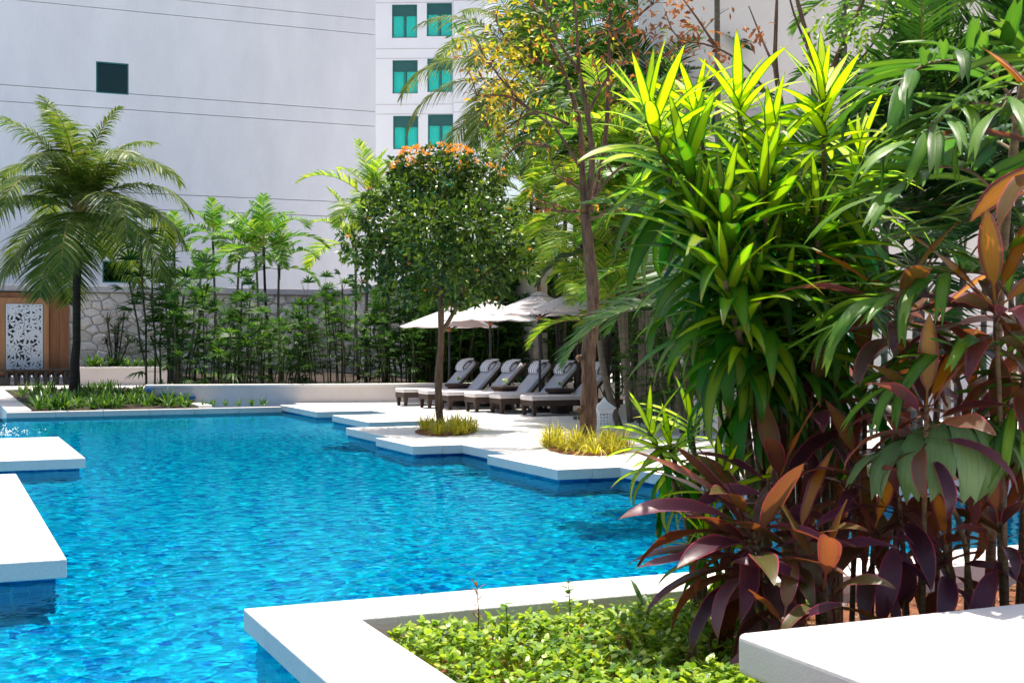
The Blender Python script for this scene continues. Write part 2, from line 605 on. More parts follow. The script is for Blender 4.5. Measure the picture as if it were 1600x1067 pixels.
tile_row(deck, (6.59, 13.65), (7.35, 13.65), (0, -1))
tile_row(deck, (6.17, 17.45), (6.86, 17.45), (0, -1), rows=1)
tile_row(deck, (7.40, 10.5), (7.40, 13.6), (-1, 0), rows=1)

# two white platforms that reach into the pool from the left
for lab, (v0, v1, u1) in (('near white stone platform at the left edge of the pool', (9.43, 15.65, 0.82)),
                          ('far white stone platform at the left edge of the pool', (17.35, 21.3, 1.73))):
    t = thing('pool_platform', lab, 'platform', W(u1, v0), TH, 'platforms standing in the pool')
    n = round((v1 - v0) / 2.0)
    for k in range(n):
        a, b = k * (v1 - v0) / n, (k + 1) * (v1 - v0) / n
        for j in range(3):
            MB().box(-(j + 1) * 1.9 + 0.002, -j * 1.9 - 0.002, a + 0.002, b - 0.002, -0.13, 0.0).build('slab', MAT[('deck', 'deck2')[(k + j) % 2]], t, bevel=0.008)
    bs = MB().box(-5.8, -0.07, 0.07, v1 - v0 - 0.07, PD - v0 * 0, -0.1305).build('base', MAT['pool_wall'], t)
    bs.cycles.is_caustics_receiver = True
    if v0 < 10:
        p = MB()
        s = 0.096
        me = p.box(0, s - 0.006, -0.006, 0, -(s - 0.006), 0).mesh('tile', MAT['glaze'])
        for r_ in range(2):
            for k in range(22):
                link(me, 'tile', t, loc=(-0.075 - (k + 1) * s, 0.069, -0.135 - r_ * s))

# planter wall round the bed in the foreground
pw = thing('planter_wall', 'white stone coping wall around the foreground planting bed', 'wall', W(1.57, 7.3), TH)
CW = 0.52
bounds = [0.0, 1.05, 2.35, 2.98, 4.4, 5.9, 7.4, 9.0, 10.6, 12.2]
for k in range(len(bounds) - 1):
    a, b = bounds[k] + (0.002 if k else 0), bounds[k + 1] - 0.002
    MB().box(a, b, -CW, 0, -DT, 0).build('coping_stone', MAT[('deck', 'deck2')[k % 2]], pw, bevel=0.008)
for k in range(4):
    a, b = -CW - 1.35 * (k + 1) + 0.002, -CW - 1.35 * k - 0.002
    MB().box(0, CW, a, b, -DT, 0).build('coping_stone', MAT[('deck2', 'deck')[k % 2]], pw, bevel=0.008)
bs = MB().box(0.06, CW - 0.04, -6.0, -0.06, PD, -DT - 0.001).box(CW - 0.04, 12.2, -CW + 0.04, -0.06, PD, -DT - 0.001).build('base', MAT['pool_wall'], pw)
bs.cycles.is_caustics_receiver = True
MB().box(CW - 0.038, CW - 0.01, -6.0, -CW + 0.01, -0.6, -DT - 0.0005).box(CW - 0.0095, 12.2, -CW + 0.01, -CW + 0.038, -0.6, -DT - 0.0005).build('inner_face', MAT['render_white'], pw)
s = 0.096
me = MB().box(-0.006, 0, 0, s - 0.006, -(s - 0.006), 0).mesh('tile', MAT['glaze'])
for r_ in range(2):
    for k in range(24):
        link(me, 'tile', pw, loc=(0.059, -0.16 - k * s, -0.125 - r_ * s))

# soil of the foreground bed
def soil_patch(name, u0, u1, v0, v1, z, amp, mat, label, step=0.12):
    us = np.arange(u0, u1 + 1e-6, step); vs = np.arange(v0, v1 + 1e-6, step)
    r = np.random.RandomState(int(abs(u0 * 31 + v0 * 17)))
    m = MB(True)
    pts = [(u, v, z + amp * (r.rand() - 0.4)) for v in vs for u in us]
    n = len(us)
    m.add(pts, [(j * n + i, j * n + i + 1, (j + 1) * n + i + 1, (j + 1) * n + i) for j in range(len(vs) - 1) for i in range(n - 1)])
    o = m.build(name, mat, smooth=True)
    return tag(o, label, kind='structure')


soil_patch('bed_soil', 2.05, 13.7, 2.0, 6.82, -0.17, 0.05, MAT['soil_red'], 'reddish brown soil of the foreground bed')

# ------------------------------------------------------------------ buildings
MAT['facade'] = surf('white_facade', (0.80, 0.785, 0.80), (0.93, 0.92, 0.92), 0.5, 0.8, 0.25, 14, stretch=(1, 1, 0.35), detail=9)
MAT['facade2'] = surf('grey_white_facade', (0.76, 0.79, 0.83), (0.80, 0.83, 0.86), 0.35, 0.8, 0.1, 9)
MAT['beige'] = surf('beige_render', (0.66, 0.60, 0.55), (0.72, 0.66, 0.61), 0.5, 0.85, 0.25, 30)
MAT['groove'] = surf('facade_joint', (0.50, 0.48, 0.50), (0.56, 0.54, 0.56), 2, 0.9)
MAT['green_frame'] = surf('green_metal', (0.015, 0.15, 0.15), (0.02, 0.18, 0.175), 3, 0.4)
MAT['blind'] = surf('green_blind', (0.012, 0.085, 0.085), (0.02, 0.12, 0.12), 2, 0.5, stretch=(1, 1, 14))
MAT['curtain'] = surf('sheer_curtain', (0.80, 0.90, 0.88), (0.90, 0.95, 0.94), 1.5, 0.9, stretch=(9, 9, 0.3))
MAT['coping'] = surf('grey_coping', (0.42, 0.38, 0.38), (0.50, 0.46, 0.45), 1.5, 0.8, 0.2, 20)
MAT['dark_in'] = surf('dark_interior', (0.012, 0.03, 0.035), (0.02, 0.05, 0.055), 2, 0.5)


def glass_material(name, tint, refl=0.12):
    m, nt, p, out = nodes(name)
    n, l = nt.nodes, nt.links
    n.remove(p)
    tr = n.new('ShaderNodeBsdfTransparent'); tr.inputs[0].default_value = (*tint, 1)
    gl = n.new('ShaderNodeBsdfGlossy'); gl.inputs['Roughness'].default_value = 0.02
    gl.inputs[0].default_value = (0.5, 0.9, 0.85, 1)
    mx = n.new('ShaderNodeMixShader'); mx.inputs[0].default_value = refl
    l.new(tr.outputs[0], mx.inputs[1]); l.new(gl.outputs[0], mx.inputs[2]); l.new(mx.outputs[0], out.inputs[0])
    return m


MAT['teal_glass'] = glass_material('teal_glass', (0.05, 0.90, 0.86), 0.06)
MAT['dark_glass'] = glass_material('dark_green_glass', (0.02, 0.22, 0.26), 0.05)


def window(parent, x, z, w, h, y, M, curtains=True, depth=0.16, pane='teal_glass'):
    """window in a wall facing -Y of its parent; x, z = lower left corner"""
    fw = 0.05
    f = MB().box(x, x + w, y - 0.02, y + depth, z, z + fw).box(x, x + w, y - 0.02, y + depth, z + h - fw, z + h) \
        .box(x, x + fw, y - 0.02, y + depth, z + fw, z + h - fw).box(x + w - fw, x + w, y - 0.02, y + depth, z + fw, z + h - fw)
    if curtains:
        f.box(x + w / 2 - 0.045, x + w / 2 + 0.045, y + 0.02, y + depth - 0.02, z + fw, z + h * 0.66)
    fo = f.build('window', MAT['green_frame'], parent)
    MB().box(x + fw, x + w - fw, y + 0.06, y + 0.075, z + fw, z + h - fw).build('pane', MAT[pane], fo)
    MB().box(x + fw, x + w - fw, y + depth + 0.25, y + depth + 0.27, z + fw, z + h - fw).build('back', MAT['dark_in'], fo)
    if curtains:
        MB().box(x + fw, x + w - fw, y + 0.035, y + 0.055, z + h * 0.665, z + h - fw).build('blind', MAT['blind'], fo)
        for s in (0, 1):
            x0 = x + fw + 0.02 + s * (w / 2 + 0.03)
            x1 = x0 + w / 2 - fw - 0.09
            pts = []
            n = 22
            for i in range(n + 1):
                q = i / n
                pts.append((x0 + (x1 - x0) * q, y + depth * 0.8 + 0.022 * math.sin(q * 31 + s * 2 + x * 3)))
            vs = [(a, b, zz) for zz in (z + fw, z + h * 0.67) for a, b in pts]
            MB().add(vs, [(i, i + 1, n + 2 + i, n + 1 + i) for i in range(n)]).build('curtain', MAT['curtain'], fo, smooth=True)
    return fo


def wall_with_holes(mb, x0, x1, z0, z1, y0, y1, holes):
    """wall slab cut into boxes around rectangular holes (x, z, w, h)"""
    xs = sorted({x0, x1, *[h[0] for h in holes], *[h[0] + h[2] for h in holes]})
    xs = [x for x in xs if x0 <= x <= x1]
    for a, b in zip(xs, xs[1:]):
        col = sorted([(h[1], h[1] + h[3]) for h in holes if h[0] <= a + 1e-6 and h[0] + h[2] >= b - 1e-6])
        z = z0
        for c0, c1 in col:
            if c0 > z: mb.box(a, b, y0, y1, z, min(c0, z1))
            z = max(z, c1)
        if z < z1: mb.box(a, b, y0, y1, z, z1)


# the big white block on the left: wall along u at v = 52
BV = 52.0
b1u = u_at(587, BV)
b1 = thing('white_building', 'large white windowless building with thin horizontal joints on the left', 'building', W(b1u, BV), TH)
bD = W(b1u, BV).y
zrow = lambda y, D=bD: CAMH + (HY - y) * D / F
joints = []
for k in range(-2, 4):
    for y in (175, 198):
        joints.append(zrow(y + 143 * k))
joints = sorted(j for j in joints if 0.5 < j < 27)
# its two windows: column x -> local x
def b1x(x, v=BV): return u_at(x, v) - b1u
holes = []
for x0, x1, y0, y1 in ((150, 201, 98, 147), (160, 207, 408, 442)):
    xa, xb = b1x(x0), b1x(x1)
    Dm = W(b1u + (xa + xb) / 2, BV).y
    za, zb = CAMH + (HY - y1) * Dm / F, CAMH + (HY - y0) * Dm / F
    holes.append((xa, za, xb - xa, zb - za))
edges = [-3.0] + joints + [27.0]
for i, (a, b) in enumerate(zip(edges, edges[1:])):
    m = MB()
    hs = [(h[0], h[1], h[2], h[3]) for h in holes if h[1] < b and h[1] + h[3] > a]
    wall_with_holes(m, -46, 0, a + 0.012, b - 0.012, 0, 0.25, hs)
    m.build('wall_panel', MAT['facade'], b1)
cm = MB()
cm.box(-46, -0.02, 0.26, 0.262, -3, holes[1][1])
wall_with_holes(cm, -46, -0.02, -3, 26.9, 0.25, 0.30, holes)
cm.build('joint_backing', MAT['groove'], b1)
MB().box(-46, -0.001, 1.2, 18, -3, 26.95).build('core', MAT['facade'], b1)
MB().box(-0.26, 0, 0.251, 18, -3, 26.99).build('side_wall', MAT['facade'], b1)
MB().box(-46.2, 0.15, -0.15, 18.2, 27.0, 27.4).build('parapet', MAT['coping'], b1)
for h in holes:
    window(b1, h[0], h[1], h[2], h[3], 0.05, None, False, 0.18, 'dark_glass')
    hw = h

# the block with the rows of teal windows, further back
ND = 76.0
nx0 = GX(560, ND).x
b2 = thing('hotel_building', 'pale blue white hotel building with teal curtained windows', 'building', (GX(587, ND).x, ND, 0), R(-2.0))
k = ND / F
hs = []
for r_ in range(-1, 5):
    for c0 in (612.5, 667.0):
        yb = 60 + 86.8 * r_ + (0 if c0 < 640 else -2)
        hs.append(((c0 - 587 + r_ * 0.9) * k, CAMH + (HY - yb) * k, 39.5 * k, 52 * k))
m = MB()
wall_with_holes(m, -6, (708 - 587) * k, -2, 28, 0, 0.3, hs)
m.build('wall', MAT['facade2'], b2)
MB().box(-6, (758 - 587) * k, 1.0, 14, -2, 28.0).build('core', MAT['facade2'], b2)
MB().box((708.6 - 587) * k, (758 - 587) * k, -0.12, 0.95, -2, 28).build('stair_tower', MAT['facade2'], b2)
for r_ in range(-1, 5):
    for dy in (17, 32):
        z = CAMH + (HY - (60 + 86.8 * r_ + dy)) * k
        MB().box(-6, (708 - 587) * k, -0.012, 0.001, z - 0.02, z + 0.02).build('joint_strip', MAT['groove'], b2)
        MB().box((708.6 - 587) * k, (758 - 587) * k, -0.132, -0.119, z + 0.05, z + 0.09).build('joint_strip', MAT['groove'], b2)
for h in hs:
    window(b2, h[0], h[1], h[2], h[3], 0.05, None, True)
MB().box(-6.2, (760 - 587) * k, -0.3, 14.2, 28.0, 28.4).build('parapet', MAT['coping'], b2)

# the beige building on the right behind the plants
RV = 21.6
ru = u_at(1036, RV)
b3 = thing('beige_building', 'beige rendered building wall behind the plants on the right', 'building', W(ru, RV), TH)
def b3x(x): return u_at(x, RV) - ru
x0, x1 = b3x(1495), b3x(1549)
Dm = W(ru + x1, RV).y
hz0, hz1 = CAMH + (HY - 240) * Dm / F, CAMH + (HY - 140) * Dm / F
m = MB()
wall_with_holes(m, 0, 24, -1, 10.2, 0, 0.3, [(x0, hz0, x1 - x0, hz1 - hz0)])
m.build('wall', MAT['beige'], b3)
MB().box(0.305, 24, 0.7, 0.95, -1, 10.19).build('core', MAT['beige'], b3)
MB().box(0.0, 0.3, 0.301, 0.96, -1, 10.195).build('side_wall', MAT['beige'], b3)
zl = CAMH + (HY - 178) * W(ru + b3x(1380), RV).y / F
MB().box(b3x(1150), 24, -0.22, -0.001, zl - 0.35, zl - 0.20).build('ledge', MAT['coping'], b3)
window(b3, x0, hz0, x1 - x0, hz1 - hz0, 0.04, None, False, 0.18, 'teal_glass')
MB().box(-0.15, 24.1, -0.2, 1.1, 10.2, 10.5).build('parapet', MAT['coping'], b3)

# ------------------------------------------------------------------ stone garden wall with its coping (two runs that meet in a corner)
MAT['stones'] = leaf('pale_field_stone', [(0.56, 0.49, 0.43), (0.66, 0.59, 0.53), (0.72, 0.65, 0.59), (0.61, 0.54, 0.48)], tfac=0.0, rough=0.9, spec=0.2)
nt = MAT['stones'].node_tree
_b = nt.nodes.new('ShaderNodeBump'); _n = nt.nodes.new('ShaderNodeTexNoise'); _n.inputs['Scale'].default_value = 14; _n.inputs['Detail'].default_value = 8
_t = nt.nodes.new('ShaderNodeTexCoord'); nt.links.new(_t.outputs['Object'], _n.inputs['Vector'])
_b.inputs['Strength'].default_value = 0.9; _b.inputs['Distance'].default_value = 0.05
nt.links.new(_n.outputs[0], _b.inputs['Height']); nt.links.new(_b.outputs[0], nt.nodes['Principled BSDF'].inputs['Normal'])
MAT['mortar'] = surf('wall_mortar', (0.42, 0.37, 0.325), (0.50, 0.45, 0.40), 6, 0.95, 0.6, 20)


def clip(poly, a, b, c):
    out = []
    for i in range(len(poly)):
        p, q = poly[i], poly[(i + 1) % len(poly)]
        dp, dq = a * p[0] + b * p[1] - c, a * q[0] + b * q[1] - c
        if dp <= 0: out.append(p)
        if dp * dq < 0:
            t = dp / (dp - dq)
            out.append((p[0] + (q[0] - p[0]) * t, p[1] + (q[1] - p[1]) * t))
    return out


def stones(parent, L, z0, z1, sx, sz, seed, mat, x_start=0.0):
    """fills a wall (facing -Y of parent) with split stones"""
    r = random.Random(seed)
    pts = []
    nz = round((z1 - z0) / sz)
    for j in range(nz):
        nx = round(L / sx)
        for i in range(nx):
            pts.append((x_start + (i + 0.5 + (j % 2) * 0.5 + r.uniform(-0.42, 0.42)) * L / nx, z0 + (j + 0.5 + r.uniform(-0.42, 0.42)) * (z1 - z0) / nz))
    asp = sx / sz * 0.8
    for i, (px, pz) in enumerate(pts):
        poly = [(x_start, z0), (x_start + L, z0), (x_start + L, z1), (x_start, z1)]
        for j, (qx, qz) in enumerate(pts):
            if i == j or abs(qx - px) > 3 * sx or abs(qz - pz) > 3.5 * sz: continue
            # bisector in a space squeezed along x, so the stones lie flat
            ax, az = (qx - px) / asp ** 2, (qz - pz)
            mx, mz = (px + qx) / 2, (pz + qz) / 2
            poly = clip(poly, ax, az, ax * mx + az * mz)
            if len(poly) < 3: break
        if len(poly) < 3: continue
        cx = sum(p[0] for p in poly) / len(poly); cz = sum(p[1] for p in poly) / len(poly)
        d = r.uniform(0.04, 0.15)
        tx, tz = r.uniform(-0.12, 0.12), r.uniform(-0.25, 0.10)
        n = len(poly)
        vs = []
        for g_, dep in ((0.975, 0.03), (0.94, -d * 0.6), (0.55, -d)):
            for p in poly:
                x, z = cx + (p[0] - cx) * g_, cz + (p[1] - cz) * g_
                vs.append((x, dep + (tx * (x - cx) + tz * (z - cz) if dep < 0 else 0), z))
        fs = []
        for a in range(2):
            fs += [(a * n + q, a * n + (q + 1) % n, (a + 1) * n + (q + 1) % n, (a + 1) * n + q) for q in range(n)]
        fs.append(tuple(2 * n + q for q in range(n)))
        MB().add(vs, fs).build('stone', mat, parent)


SV = 46.9
s0 = u_at(104, SV); s1 = u_at(533, SV)
sw = thing('stone_wall', 'pale split stone garden wall with grey coping behind the palms, left run', 'wall', W(s0, SV), TH)
zt = 3.32
L1 = s1 - s0
MB().box(-14, L1 + 0.6, 0.02, 0.4, -0.5, zt - 0.22).build('core', MAT['mortar'], sw)
for i in range(8):
    a = -14 + i * (L1 + 14) / 8
    MB().box(a + 0.003, a + (L1 + 14) / 8 - 0.003, -0.22, 0.6, zt - 0.22, zt).build('coping_stone', MAT['coping'], sw, bevel=0.015)
stones(sw, L1, 0.45, zt - 0.23, 0.52, 0.30, 5, MAT['stones'])
# right run, coming towards the camera along -v
sw2 = thing('stone_wall', 'pale split stone garden wall behind the parasols, right run', 'wall', W(s1, SV - 0.001), TH - math.pi / 2)
L2 = 17.0
MB().box(0.25, L2, 0.02, 0.4, -0.5, zt - 0.22).build('core', MAT['mortar'], sw2)
for i in range(9):
    a = 0.225 + i * (L2 - 0.225) / 9
    MB().box(a + 0.003, a + (L2 - 0.225) / 9 - 0.003, -0.22, 0.6, zt - 0.221, zt - 0.001).build('coping_stone', MAT['coping'], sw2, bevel=0.015)
stones(sw2, 9.0, 0.45, zt - 0.23, 0.7, 0.42, 9, MAT['stones'], 0.12)

# ------------------------------------------------------------------ low planter walls
lw0, lw1 = Vector((-8.5, 30.35, 0)), Vector((4.0, 32.35, 0))
la = math.atan2(lw1.y - lw0.y, lw1.x - lw0.x)
lw = thing('low_wall', 'low white rendered retaining wall along the far side of the deck', 'wall', lw0, la)
LL = (lw1 - lw0).length
MB().box(0, LL, 0.03, 0.35, -0.5, 0.385).build('wall', MAT['render_white'], lw)
for i in range(7):
    MB().box(i * LL / 7 + 0.002, (i + 1) * LL / 7 - 0.002, 0, 0.40, 0.3855, 0.44).build('coping_stone', MAT['deck2'], lw, bevel=0.008)
for i, (xa, xb, ya, yb) in enumerate(((226, 239, 607, 612), (248, 271, 614, 619), (277, 303, 619, 624))):
    D0 = 30.3
    a, b = (xa - 800) * D0 / F - lw0.x, (xb - 800) * D0 / F - lw0.x
    z0, z1 = CAMH - (yb - HY) * D0 / F, CAMH - (ya - HY) * D0 / F
    MB().box(a, b, -0.10 - 0.05 * i, 0.031, z0, z1).build('tiled_step', MAT['glaze'], lw, bevel=0.005)
bs_ = MB().add([(*(lw0 + Vector((0.0, 0.2, 0))).xy, 0.3), (*(lw1 + Vector((0, 0.2, 0))).xy, 0.3), (*W(s1, 34).xy, 0.3), (*W(s1, SV).xy, 0.3), (*W(s0 + 3.4, SV).xy, 0.3), (*W(s0 + 3.4, 33).xy, 0.3)], [(0, 1, 2, 3, 4, 5)]).build('palm_bed_soil', MAT['soil'])
tag(bs_, 'dark soil of the raised bed under the palms', kind='structure')

pb0 = GX(112, 42.9)
pb = thing('planter_box', 'white rendered planter box at the foot of the stone wall', 'planter', pb0, R(14))
wl = (252 - 112) * 44.5 / F
MB().box(0, wl, 0.03, 2.4, -0.3, 0.53).build('wall', MAT['render_white'], pb)
MB().box(-0.03, wl + 0.03, 0, 2.43, 0.531, 0.59).build('coping_stone', MAT['deck2'], pb, bevel=0.008)
MB().box(0.15, wl - 0.15, 0.2, 2.2, 0.5905, 0.60).build('soil', MAT['soil'], pb)

# ------------------------------------------------------------------ wooden screen with the carved panel, and the water spouts below it
MAT['wood'] = surf('teak_board', (0.15, 0.058, 0.022), (0.25, 0.10, 0.04), 1.2, 0.5, 0.3, 8, stretch=(5, 5, 0.5))
MAT['wood2'] = surf('teak_frame', (0.26, 0.12, 0.05), (0.36, 0.18, 0.08), 1.2, 0.5, 0.3, 8, stretch=(5, 5, 0.5))
MAT['carved'] = surf('white_carving', (0.50, 0.54, 0.58), (0.60, 0.63, 0.66), 4, 0.7)
MAT['black'] = surf('black_stone', (0.01, 0.012, 0.015), (0.02, 0.022, 0.026), 4, 0.3)
SD = 43.6
q = SD / F
us0 = u_at(0, 46.55)
ws = thing('wooden_screen', 'teak wall screen framing a white carved panel on the far left', 'screen', W(us0, 46.55), TH)
X = lambda x: u_at(x, 46.55) - us0
Z = lambda y: CAMH + (HY - y) * q
nb = 16
xs = [X(-150) + (X(108) - X(-150)) * i / nb for i in range(nb + 1)]
for a, b in zip(xs, xs[1:]):
    MB().box(a + 0.004, b - 0.004, 0.0, 0.05, Z(590), Z(457)).build('board', MAT['wood'], ws)
MB().box(X(-150), X(108), 0.051, 0.2, Z(590), Z(457.5)).build('backing', MAT['black'], ws)
fr = (X(-2), X(76), Z(582), Z(466))
MB().box(fr[0], X(8), -0.09, -0.001, fr[2], fr[3]).box(X(67.5), fr[1], -0.09, -0.001, fr[2], fr[3]).box(X(8) + 0.001, X(67.5) - 0.001, -0.0895, -0.001, Z(474.5), fr[3] - 0.001).build('frame', MAT['wood2'], ws, bevel=0.006)
cx0, cx1, cz0, cz1 = X(9), X(66.5), Z(581.5), Z(475)
MB().box(cx0, cx1, -0.02, -0.002, cz0, cz1).build('panel_back', MAT['black'], ws)
cp = MB()
bw = 0.05
cp.box(cx0, cx0 + bw, -0.075, -0.0205, cz0, cz1).box(cx1 - bw, cx1, -0.075, -0.0205, cz0, cz1).box(cx0 + bw, cx1 - bw, -0.0745, -0.0205, cz0, cz0 + bw).box(cx0 + bw, cx1 - bw, -0.0745, -0.0205, cz1 - bw, cz1)
r = random.Random(21)


def petal(m, x, z, an, L, w, y):
    ca, sa = math.cos(an), math.sin(an)
    prof = [(0, 0), (0.25, 0.8), (0.5, 1), (0.78, 0.62), (1, 0), (0.78, -0.62), (0.5, -1), (0.25, -0.8)]
    n = len(prof)
    vs = []
    for yy, sc_ in ((-0.0205, 1), (y, 0.86)):
        for t, k_ in prof:
            a, b = t * L, k_ * w * sc_
            vs.append((min(max(x + a * ca - b * sa, cx0 + 0.01), cx1 - 0.01), yy, min(max(z + a * sa + b * ca, cz0 + 0.01), cz1 - 0.01)))
    m.add(vs, [(i, (i + 1) % n, n + (i + 1) % n, n + i) for i in range(n)] + [tuple(range(n, 2 * n))])


cells = [(i, j) for i in range(5) for j in range(9)]
for i, j in cells:
    fx = cx0 + (i + 0.5 + r.uniform(-0.25, 0.25)) * (cx1 - cx0) / 5
    fz = cz0 + (j + 0.5 + r.uniform(-0.25, 0.25)) * (cz1 - cz0) / 9
    n = r.choice((5, 6, 7))
    a0 = r.random() * 6.28
    for k_ in range(n):
        petal(cp, fx, fz, a0 + k_ * 6.283 / n + r.uniform(-0.15, 0.15), r.uniform(0.17, 0.26), r.uniform(0.030, 0.045), -r.uniform(0.045, 0.07))
cp.build('carved_panel', MAT['carved'], ws)

MAT['jet'] = surf('falling_water', (0.05, 0.055, 0.07), (0.12, 0.13, 0.16), 30, 0.2)
fo = thing('fountain_trough', 'dark stone fountain trough with water spouts below the wooden screen', 'fountain', W(us0, 45.7), TH)
MB().box(X(-150), X(107), 0, 0.5, -0.4, Z(588)).build('trough', MAT['black'], fo)
MB().box(X(-150), X(108), -0.06, 0.55, Z(579), Z(576.5)).build('ledge', MAT['black'], fo)
MB().box(X(-150), X(107), 0.25, 0.54, Z(588) + 0.001, Z(579.2)).build('lip', MAT['wood2'], fo)
for i in range(7):
    x = X(8 + i * 15)
    MB().box(x - 0.05, x + 0.05, -0.05, 0.22, Z(590), Z(580)).build('spout', MAT['black'], fo)
    MB().tube([(x + 0.17, -0.03, Z(586)), (x + 0.17, -0.10, Z(590)), (x + 0.17, -0.14, Z(600))], [0.07, 0.06, 0.08], 8).build('water_jet', MAT['jet'], fo, smooth=True)

# ------------------------------------------------------------------ loungers, tables, parasols, lantern
MAT['rattan'] = surf('brown_rattan', (0.035, 0.020, 0.014), (0.075, 0.042, 0.030), 40, 0.6, 0.8, 120, stretch=(1, 1, 3))
MAT['cushion'] = surf('pale_cushion', (0.60, 0.55, 0.54), (0.68, 0.63, 0.62), 3, 0.9, 0.15, 60)
MAT['cushion_grey'] = surf('grey_cushion', (0.42, 0.43, 0.47), (0.50, 0.51, 0.55), 3, 0.9, 0.15, 60)
MAT['dark_metal'] = surf('dark_metal', (0.02, 0.022, 0.026), (0.035, 0.037, 0.042), 5, 0.4)
MAT['canopy'] = leaf('parasol_cloth', [(0.62, 0.57, 0.58), (0.66, 0.61, 0.62)], trans=(0.55, 0.42, 0.40), tfac=0.22, rough=0.85, spec=0.1)
MAT['finial'] = surf('turned_wood', (0.30, 0.10, 0.04), (0.38, 0.14, 0.06), 8, 0.5)
MAT['ceramic'] = surf('white_ceramic', (0.70, 0.72, 0.74), (0.78, 0.80, 0.82), 5, 0.45)


def towel_material():
    m, nt, p, out = nodes('striped_towel')
    n, l = nt.nodes, nt.links
    tc = n.new('ShaderNodeTexCoord'); sp = n.new('ShaderNodeSeparateXYZ'); l.new(tc.outputs['Object'], sp.inputs[0])
    mu = n.new('ShaderNodeMath'); mu.operation = 'MULTIPLY'; mu.inputs[1].default_value = 9.0
    l.new(sp.outputs[1], mu.inputs[0])
    fr_ = n.new('ShaderNodeMath'); fr_.operation = 'FRACT'; l.new(mu.outputs[0], fr_.inputs[0])
    lt = n.new('ShaderNodeMath'); lt.operation = 'LESS_THAN'; lt.inputs[1].default_value = 0.42; l.new(fr_.outputs[0], lt.inputs[0])
    mx = n.new('ShaderNodeMix'); mx.data_type = 'RGBA'
    l.new(lt.outputs[0], mx.inputs[0]); mx.inputs[6].default_value = (0.80, 0.80, 0.83, 1); mx.inputs[7].default_value = (0.30, 0.31, 0.40, 1)
    l.new(mx.outputs[2], p.inputs['Base Color']); p.inputs['Roughness'].default_value = 0.95
    return m


MAT['towel'] = towel_material()
LWD = 0.62                                             # lounger width


def make_lounger():
    t = thing('sun_lounger', 'x', 'sun lounger', group='sun loungers in a row on the deck')
    MB().box(0, 1.98, 0, 0.07, 0.19, 0.30).box(0, 1.98, LWD - 0.07, LWD, 0.19, 0.30).box(0.001, 0.07, 0.071, LWD - 0.071, 0.192, 0.299).box(1.91, 1.979, 0.071, LWD - 0.071, 0.192, 0.299) \
        .box(0.072, 1.908, 0.072, LWD - 0.072, 0.25, 0.28).build('frame', MAT['rattan'], t, bevel=0.008)
    for x in (0.012, 1.80):
        for y in (0.012, LWD - 0.112):
            MB().taper(x, x + 0.10, y, y + 0.10, 0.0, 0.195, 0.55).build('leg', MAT['rattan'], t, bevel=0.004)
    m = MB().box(-0.015, 1.20, 0.005, LWD - 0.005, 0.301, 0.395)
    m.build('seat_cushion', MAT['cushion'], t, bevel=0.03, seg=3, smooth=True)
    MB().box(0.0, 1.19, -0.004, 0.0045, 0.345, 0.353).box(0.0, 1.19, LWD - 0.0045, LWD + 0.004, 0.345, 0.353).build('piping', MAT['cushion_grey'], t)
    an = R(47)
    M = Matrix.Translation((1.17, 0, 0.30)) @ Matrix.Rotation(-an, 4, 'Y')
    bf = MB().box(0, 0.93, 0.0, LWD, -0.045, -0.001, M).build('backrest_frame', MAT['rattan'], t, bevel=0.008)
    b = MB()
    n = 10
    top = []                                           # rounded head end
    for i in range(n + 1):
        a = math.pi * i / n
        top.append((0.78 + 0.15 * math.sin(a), LWD / 2 - (LWD / 2 - 0.01) * math.cos(a)))
    poly = [(0.02, 0.01)] + top + [(0.02, LWD - 0.01)]
    k = len(poly)
    vs = [M @ V3((x, y, z)) for z in (0.0, 0.085) for x, y in poly]
    b.add(vs, [(i, (i + 1) % k, k + (i + 1) % k, k + i) for i in range(k)] + [tuple(range(k - 1, -1, -1)), tuple(range(k, 2 * k))])
    b.build('backrest_cushion', MAT['cushion_grey'], t, bevel=0.022, seg=3)
    Mp = M @ Matrix.Translation((0.70, 0, 0.115))
    pl = MB()
    vs, fs = [], []
    ny = 9
    for j in range(ny):
        y = 0.07 + (LWD - 0.14) * j / (ny - 1)
        e = math.sin(math.pi * (0.12 + 0.76 * j / (ny - 1))) ** 0.4
        for i in range(10):
            a = 2 * math.pi * i / 10
            vs.append(Mp @ V3((0.13 * e * math.cos(a), y, 0.062 * e * math.sin(a))))
    for j in range(ny - 1):
        for i in range(10):
            fs.append((j * 10 + i, j * 10 + (i + 1) % 10, (j + 1) * 10 + (i + 1) % 10, (j + 1) * 10 + i))
    fs += [tuple(range(9, -1, -1)), tuple((ny - 1) * 10 + i for i in range(10))]
    pl.add(vs, fs).build('pillow', MAT['cushion_grey'], t, smooth=True)
    tw = MB()
    vs, fs = [], []
    pr = [(-0.10, -0.02), (-0.145, 0.02), (-0.10, 0.065), (0.0, 0.085), (0.10, 0.07), (0.17, 0.02), (0.22, -0.01)]
    for x, z in pr:
        for y in (0.10, LWD * 0.5, LWD - 0.10):
            vs.append(Mp @ V3((x, y, z)))
    for i in range(len(pr) - 1):
        for j in range(2):
            fs.append((i * 3 + j, i * 3 + j + 1, (i + 1) * 3 + j + 1, (i + 1) * 3 + j))
    to = tw.add(vs, fs).build('towel', MAT['towel'], t)
    to.modifiers.new('solid', 'SOLIDIFY').thickness = 0.02
    MB().tube([M @ V3((0.62, 0.06, -0.045)), (1.86, 0.06, 0.30)], 0.012, 5).tube([M @ V3((0.62, LWD - 0.06, -0.045)), (1.86, LWD - 0.06, 0.30)], 0.012, 5).build('prop', MAT['dark_metal'], t)
    return t


